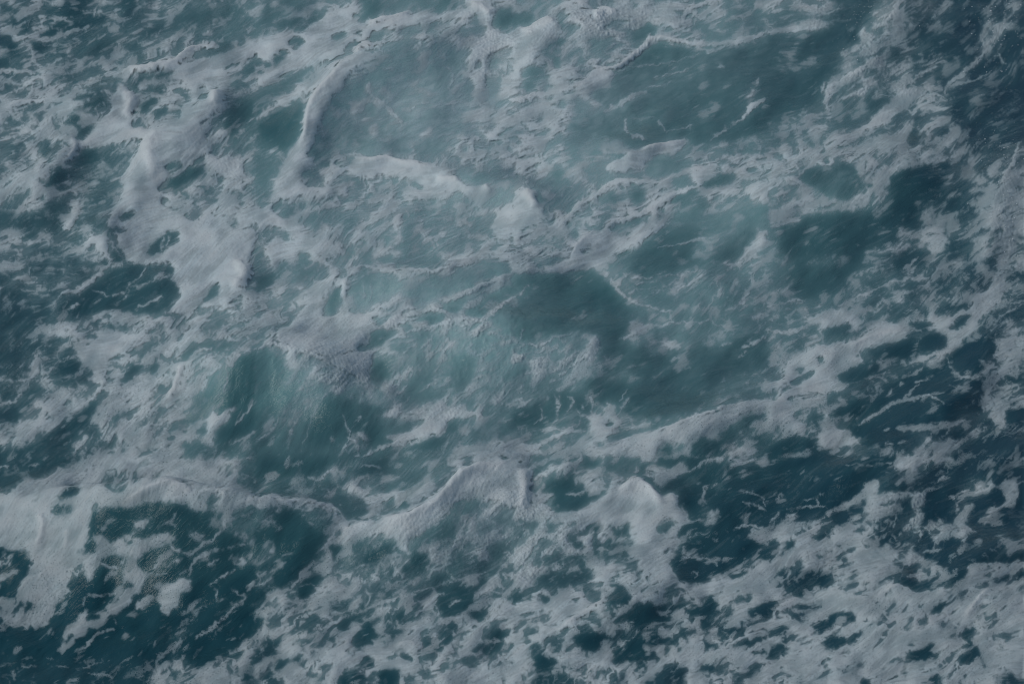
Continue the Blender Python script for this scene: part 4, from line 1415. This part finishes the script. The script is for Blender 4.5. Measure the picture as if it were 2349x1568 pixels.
def foam_material():
    m = bpy.data.materials.new("sea_foam"); m.use_nodes = True
    nt = m.node_tree; p = nt.nodes["Principled BSDF"]
    out = nt.nodes["Material Output"]
    tc = node(nt, "ShaderNodeTexCoord")
    n1 = node(nt, "ShaderNodeTexNoise"); n1.inputs["Scale"].default_value = 3.0; n1.inputs["Detail"].default_value = 8; n1.inputs["Roughness"].default_value = 0.6
    nt.links.new(tc.outputs["Object"], n1.inputs["Vector"])
    # bubbles: round pits of several sizes, in bands of the foam
    pits = None
    for s, thr in ((26, 0.20), (55, 0.24), (95, 0.28)):
        v = node(nt, "ShaderNodeTexVoronoi"); v.inputs["Scale"].default_value = s; v.inputs["Randomness"].default_value = 1.0
        nt.links.new(tc.outputs["Object"], v.inputs["Vector"])
        rnd = node(nt, "ShaderNodeSeparateColor"); nt.links.new(v.outputs["Color"], rnd.inputs[0])
        rad = math_(nt, 'MULTIPLY', rnd.outputs[0], thr * 1.5)
        q = math_(nt, 'SUBTRACT', rad, v.outputs["Distance"])
        q = math_(nt, 'MULTIPLY', q, 9.0, True)
        pits = q if pits is None else math_(nt, 'MAXIMUM', pits, q)
    nb = node(nt, "ShaderNodeTexNoise"); nb.inputs["Scale"].default_value = 1.1; nb.inputs["Detail"].default_value = 4
    nt.links.new(tc.outputs["Object"], nb.inputs["Vector"])
    band = node(nt, "ShaderNodeMapRange"); band.inputs[1].default_value = 0.36; band.inputs[2].default_value = 0.58
    nt.links.new(nb.outputs[0], band.inputs[0])
    pits = math_(nt, 'MULTIPLY', pits, math_(nt, 'MULTIPLY', band.outputs[0], attr(nt, "bubbly")))
    thick = attr(nt, "thick")
    c = mixc(nt, thick, (0.48, 0.68, 0.73), (0.80, 0.86, 0.85))
    mott = node(nt, "ShaderNodeMapRange"); mott.inputs[1].default_value = 0.3; mott.inputs[2].default_value = 0.7; mott.inputs[3].default_value = 0.84; mott.inputs[4].default_value = 1.05
    nt.links.new(n1.outputs[0], mott.inputs[0])
    cm = node(nt, "ShaderNodeVectorMath", operation='SCALE'); nt.links.new(c, cm.inputs[0]); nt.links.new(mott.outputs[0], cm.inputs[3])
    c2 = mixc(nt, math_(nt, 'MULTIPLY', pits, 0.40), cm.outputs[0], (0.16, 0.27, 0.30))
    nt.links.new(c2, p.inputs["Base Color"])
    p.inputs["Roughness"].default_value = 0.62
    p.inputs["IOR"].default_value = 1.33
    p.inputs["Specular IOR Level"].default_value = 0.35
    n2 = node(nt, "ShaderNodeTexNoise"); n2.inputs["Scale"].default_value = 28; n2.inputs["Detail"].default_value = 5; n2.inputs["Roughness"].default_value = 0.7
    nt.links.new(tc.outputs["Object"], n2.inputs["Vector"])
    hgt = math_(nt, 'SUBTRACT', n2.outputs[0], math_(nt, 'MULTIPLY', pits, 0.6))
    bp = node(nt, "ShaderNodeBump"); bp.inputs["Strength"].default_value = 0.25; bp.inputs["Distance"].default_value = 0.006
    nt.links.new(hgt, bp.inputs["Height"]); nt.links.new(bp.outputs[0], p.inputs["Normal"])
    al = math_(nt, 'SUBTRACT', attr(nt, "cover"), math_(nt, 'MULTIPLY', pits, 0.45), True)
    nt.links.new(al, p.inputs["Alpha"])
    return m

MW, MF = water_material(), foam_material()

# ------------------------------------------------------------------ the water
gu, gv = grid(1.5, 260, 9.0)
x, y, z, _, u, v = fields(gu, gv, False)
h, w = gu.shape
P = np.stack([x, y, z], -1)
def ring(A, k0, k1, k2, special=None):
    """append three ever wider rows and columns, so that the sheet runs on to the horizon"""
    return np.pad(A, ((3, 3), (3, 3)) + ((0, 0),) * (A.ndim - 2), mode='edge')
P = ring(P, 0, 0, 0)
cx, cy = 0.0, 0.0
for i, k in ((2, 2.0), (1, 12.0), (0, 120.0)):
    for s in ((slice(i, i + 1), slice(None)), (slice(P.shape[0] - 1 - i, P.shape[0] - i), slice(None))):
        P[s][..., 1] = P[s][..., 1] * k
    for s in ((slice(None), slice(i, i + 1)), (slice(None), slice(P.shape[1] - 1 - i, P.shape[1] - i))):
        P[s][..., 0] = P[s][..., 0] * k
for s in ((slice(0, 3), slice(None)), (slice(-3, None), slice(None)), (slice(None), slice(0, 3)), (slice(None), slice(-3, None))):
    P[s][..., 2] = 0.0
at_w = {"aeration_glow": ring(at(AER_GLOW, u, v), 0, 0, 0), "blueness": ring(at(BLU, u, v), 0, 0, 0), "milk": ring(at(MILK, u, v), 0, 0, 0)}
me = build_mesh("sea_water", P.reshape(-1, 3), quads(*P.shape[:2]), at_w)
me.materials.append(MW)
sea = bpy.data.objects.new("sea_water", me); col.objects.link(sea)
sea["kind"] = "structure"; sea["label"] = "choppy teal and dark blue sea water under the foam"

# ------------------------------------------------------------------ the foam
gu, gv = grid(0.8, 230, 5.0)
x, y, z, zf, u, v = fields(gu, gv, True)
h, w = gu.shape
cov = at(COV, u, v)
z2 = z + zf + 0.003
P = np.stack([x, y, z2], -1)
NRM = grid_normals(P).reshape(-1, 3)
thk = at(np.clip(THK + BUMP * 10, 0, 1), u, v)
bub = sstep(150, 420, v) * (0.55 + 0.45 * sstep(0.35, 0.75, 1 - thk)) + 0.25 * sstep(0, 1, 1 - u / 500)
bub = np.clip(bub, 0, 1)

PIECES = [
    ("foam_crest", "thick cream-coloured foam crest curling over the wave in the middle foreground", "foam crest", [(780, 1235), (870, 1190), (1000, 1070), (1090, 1035), (1235, 1070), (1225, 1180), (1130, 1150), (1060, 1180), (980, 1240), (860, 1260)]),
    ("foam_mound", "rounded bubbly foam mound just right of the cream crest, with small knobs", "foam mound", [(1230, 1190), (1310, 1150), (1420, 1095), (1480, 1110), (1570, 1150), (1590, 1190), (1540, 1240), (1440, 1270), (1300, 1240)]),
    ("foam_fall", "bubbly sheet of foam spilling down beside the dark wave face, lowest on the left", "foam patch", [(0, 1190), (60, 1160), (205, 1190), (210, 1290), (160, 1400), (110, 1440), (10, 1430), (60, 1340), (0, 1270)]),
    ("foam_crest", "long bubbly foam lip along the top of the darkest wave face", "foam crest", [(200, 1110), (430, 1095), (640, 1130), (800, 1180), (790, 1200), (680, 1175), (560, 1165), (430, 1145), (215, 1170)]),
    ("foam_island", "ragged lace of foam floating on the darkest wave face", "foam patch", [(120, 1510), (160, 1400), (230, 1330), (220, 1260), (440, 1250), (470, 1280), (390, 1380), (290, 1440), (170, 1500)]),
    ("foam_sheet", "broad thin foam sheet full of tiny bubbles above the darkest wave", "foam patch", [(240, 1000), (360, 900), (420, 820), (520, 830), (500, 930), (560, 1090), (400, 1085), (260, 1070)]),
    ("foam_patch", "thick smooth foam mass with a rounded lobe above the lace-strewn dark hollow", "foam patch", [(330, 500), (450, 470), (620, 500), (590, 600), (560, 650), (450, 690), (390, 600), (300, 580)]),
    ("foam_crest", "tall smooth foam hump leaning over the foam mass with the rounded lobe", "foam crest", [(280, 470), (300, 360), (370, 295), (440, 290), (440, 420), (400, 490)]),
    ("foam_crest", "long arching foam crest around the pale milky hollow near the top", "foam crest", [(620, 450), (690, 300), (770, 160), (830, 110), (920, 100), (900, 140), (800, 210), (730, 330), (690, 450)]),
    ("foam_fan", "triangular foam fan between two dark openings, apex pointing up", "foam patch", [(175, 330), (230, 240), (275, 190), (310, 200), (330, 250), (300, 330)]),
    ("foam_fan", "smooth swept fan of foam under the wave with fine hanging threads", "foam patch", [(640, 770), (800, 680), (900, 650), (1120, 620), (1130, 680), (950, 720), (880, 800), (760, 815)]),
    ("foam_mound", "smooth rounded foam mound with a blunt bright top, just below the long foam bar", "foam mound", [(1130, 560), (1140, 450), (1190, 425), (1250, 440), (1250, 510), (1180, 570)]),
    ("foam_crest", "smooth foam bar lying along the lower rim of the milky hollow", "foam crest", [(810, 390), (880, 350), (1040, 365), (1200, 390), (1230, 430), (1080, 430), (940, 420)]),
    ("foam_crest", "small foam cap with a bright rounded nose on the open teal water", "foam crest", [(1440, 370), (1480, 340), (1560, 315), (1590, 330), (1550, 355), (1450, 380)]),
    ("foam_tongue", "smooth foam tongue with a rounded tip beside the small teal opening at the top", "foam patch", [(1140, 200), (1150, 120), (1240, 35), (1290, 40), (1290, 90), (1220, 160)]),
    ("foam_splash", "ragged splash of white spray breaking at the top, right of the calm teal slope", "splash", [(1930, 150), (1960, 80), (2040, 5), (2120, -40), (2110, 60), (2060, 120), (2010, 150)]),
    ("water_spout", "tall thin veil of spray rising against the dark water in the upper corner", "splash", [(2235, 120), (2270, 40), (2290, -60), (2500, -60), (2500, 60), (2320, 180), (2270, 150)]),
    ("foam_wall", "steep rough white-water edge cutting into the dark water at the side", "breaking wave", [(2250, 620), (2255, 500), (2290, 400), (2330, 330), (2500, 300), (2500, 630)]),
    ("foam_band", "wide smooth foam band with three small holes at its lower end", "foam patch", [(1770, 930), (1800, 880), (1890, 860), (2000, 780), (2100, 730), (2150, 770), (1990, 850), (1950, 930), (1850, 960)]),
    ("foam_crest", "long diagonal foam crest running up to the wide foam band", "foam crest", [(1260, 1100), (1330, 1060), (1480, 990), (1700, 920), (1790, 900), (1790, 950), (1640, 990), (1480, 1050), (1320, 1100)]),
    ("foam_splat", "star-shaped foam splatter with thin fingers reaching up", "foam patch", [(1300, 1020), (1310, 960), (1380, 900), (1450, 920), (1430, 980), (1350, 1050)]),
    ("foam_streak", "ragged foam streak on the navy water, close under the steep white-water edge", "foam streak", [(2030, 1000), (2150, 900), (2220, 740), (2260, 700), (2290, 720), (2240, 840), (2130, 930)]),
    ("foam_ring", "hooked loop of bubbly foam around dark water", "foam patch", [(2090, 1230), (2120, 1130), (2320, 1080), (2340, 1150), (2250, 1200), (2180, 1240)]),
    ("foam_mound", "swollen smooth foam mound with a folded edge in the corner nearest the viewer", "foam mound", [(2070, 1430), (2120, 1340), (2250, 1290), (2500, 1240), (2500, 1480), (2220, 1450)]),
    ("foam_crest", "narrow foam ridge running diagonally between dark openings in the foreground foam", "foam crest", [(1250, 1480), (1380, 1400), (1500, 1340), (1560, 1300), (1590, 1330), (1500, 1400), (1360, 1470), (1280, 1510)]),
    ("foam_turbulence", "churned wave top of loose boiling white water above the star-shaped splatter", "breaking wave", [(870, 830), (960, 760), (1100, 740), (1350, 740), (1410, 780), (1340, 900), (1230, 960), (1050, 930), (900, 900)]),
]
LAB = np.zeros((h - 1, w - 1), np.int16)
fu = u[:-1, :-1]; fv = v[:-1, :-1]
inside = (gu[:-1, :-1] > -30) & (gu[:-1, :-1] < W + 30) & (gv[:-1, :-1] > -30) & (gv[:-1, :-1] < H + 30)
wob = at(WU, fu, fv) * 1.5
for i, (_, _, _, pl) in enumerate(PIECES):
    p = [(a_ * OV, b_ * OV) for a_, b_ in pl]
    ins = np.zeros(LAB.shape, bool)
    for j in range(len(p)):
        (ax, ay), (bx, by) = p[j], p[(j + 1) % len(p)]
        if ay != by:
            ins ^= ((ay > fv + wob) != (by > fv + wob)) & (fu + wob < (bx - ax) * (fv + wob - ay) / (by - ay) + ax)
    LAB[ins & inside] = i + 1
Q = quads(h, w)
cf = cov.ravel()
keep = cf[Q].max(1) > 0.045
K2 = keep.reshape(LAB.shape)
for i in range(1, len(PIECES) + 1):          # a foam mass is one connected piece; stray flecks beside it belong to the spread foam
    m = (LAB == i) & K2
    ys, xs = np.nonzero(m)
    if len(ys) == 0:
        continue
    y0, y1, x0, x1 = ys.min(), ys.max() + 1, xs.min(), xs.max() + 1
    mm = m[y0:y1, x0:x1]
    ids = np.where(mm, np.arange(1, mm.size + 1).reshape(mm.shape), 0)
    for _ in range(1500):
        p = np.pad(ids, 1)
        n = np.maximum.reduce([p[1:-1, 1:-1], p[2:, 1:-1], p[:-2, 1:-1], p[1:-1, 2:], p[1:-1, :-2]]) * mm
        if (n == ids).all():
            break
        ids = n
    vals, cnt = np.unique(ids[ids > 0], return_counts=True)
    drop = mm & (ids != vals[cnt.argmax()])
    sub = LAB[y0:y1, x0:x1]
    sub[drop] = 0
LAB = LAB.ravel()
names = [("sea_foam", "thin lacy foam and streaks spread over the water between the larger crests", None, None)] + PIECES
coA, thA, buA = P.reshape(-1, 3), thk.ravel(), bub.ravel()
for i, (nm, lb, cat, _) in enumerate(names):
    q = Q[keep & (LAB == i)]
    if len(q) < 20:
        continue
    idx, inv = np.unique(q, return_inverse=True)
    inv = inv.reshape(q.shape)
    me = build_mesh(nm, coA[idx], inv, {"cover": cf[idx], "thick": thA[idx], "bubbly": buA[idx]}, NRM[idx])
    me.materials.append(MF)
    o = bpy.data.objects.new(nm, me); col.objects.link(o)
    o["label"] = lb
    if cat:
        o["category"] = cat; o["group"] = "separate foam masses on the sea"
    else:
        o["kind"] = "stuff"

# ------------------------------------------------------------------ spray: loose drops and foam flecks over the rough water at the side
ico_v = []; 
t = (1 + 5 ** 0.5) / 2
IV = np.array([(-1, t, 0), (1, t, 0), (-1, -t, 0), (1, -t, 0), (0, -1, t), (0, 1, t), (0, -1, -t), (0, 1, -t), (t, 0, -1), (t, 0, 1), (-t, 0, -1), (-t, 0, 1)], float)
IV /= np.linalg.norm(IV[0])
IF = np.array([(0, 11, 5), (0, 5, 1), (0, 1, 7), (0, 7, 10), (0, 10, 11), (1, 5, 9), (5, 11, 4), (11, 10, 2), (10, 7, 6), (7, 1, 8), (3, 9, 4), (3, 4, 2), (3, 2, 6), (3, 6, 8), (3, 8, 9), (4, 9, 5), (2, 4, 11), (6, 2, 10), (8, 6, 7), (9, 8, 1)])
rs = np.random.RandomState(5)
drops = []
def scatter(n, cu, cv, ru, rv, r0, r1, zmax):
    for _ in range(n):
        a_, b_ = rs.normal(cu, ru), rs.normal(cv, rv)
        drops.append((a_, b_, r0 + (r1 - r0) * rs.rand() ** 4, rs.rand() ** 2 * zmax))
scatter(160, 1000, 150, 18, 40, 0.002, 0.006, 0.04)
scatter(160, 868, 28, 14, 18, 0.003, 0.009, 0.12)
scatter(120, 1000, 30, 14, 26, 0.004, 0.012, 0.3)
scatter(160, 1006, 205, 12, 40, 0.003, 0.009, 0.12)
V, F = [], []
for (a_, b_, r_, zz) in drops:
    if not (-20 < a_ < 1044 and -20 < b_ < 703):
        continue
    xx, yy = ray_xy(np.array([a_]), np.array([b_]))
    hz = at(HW, np.array([a_]), np.array([b_]))[0] + at(HF, np.array([a_]), np.array([b_]))[0]
    F.append(IF + 12 * len(V))
    V.append(IV * (r_ * np.array([1.2, 1.0, 0.7]) * rs.uniform(0.8, 1.2, 3)) + np.array([xx[0], yy[0], hz + zz + r_ * 0.4]))
V = np.concatenate(V); F = np.concatenate(F)
me = bpy.data.meshes.new("spray_drops")
me.from_pydata(V.tolist(), [], F.tolist()); me.shade_smooth()
md = bpy.data.materials.new("spray"); md.use_nodes = True
pd = md.node_tree.nodes["Principled BSDF"]
pd.inputs["Base Color"].default_value = (0.72, 0.76, 0.78, 1); pd.inputs["Roughness"].default_value = 0.35
me.materials.append(md)
o = bpy.data.objects.new("spray_drops", me); col.objects.link(o)
o["kind"] = "stuff"; o["label"] = "loose white drops and flecks flung over the dark water near the splashes"
print("TRIS", sum(len(m.polygons) * 2 for m in bpy.data.meshes))
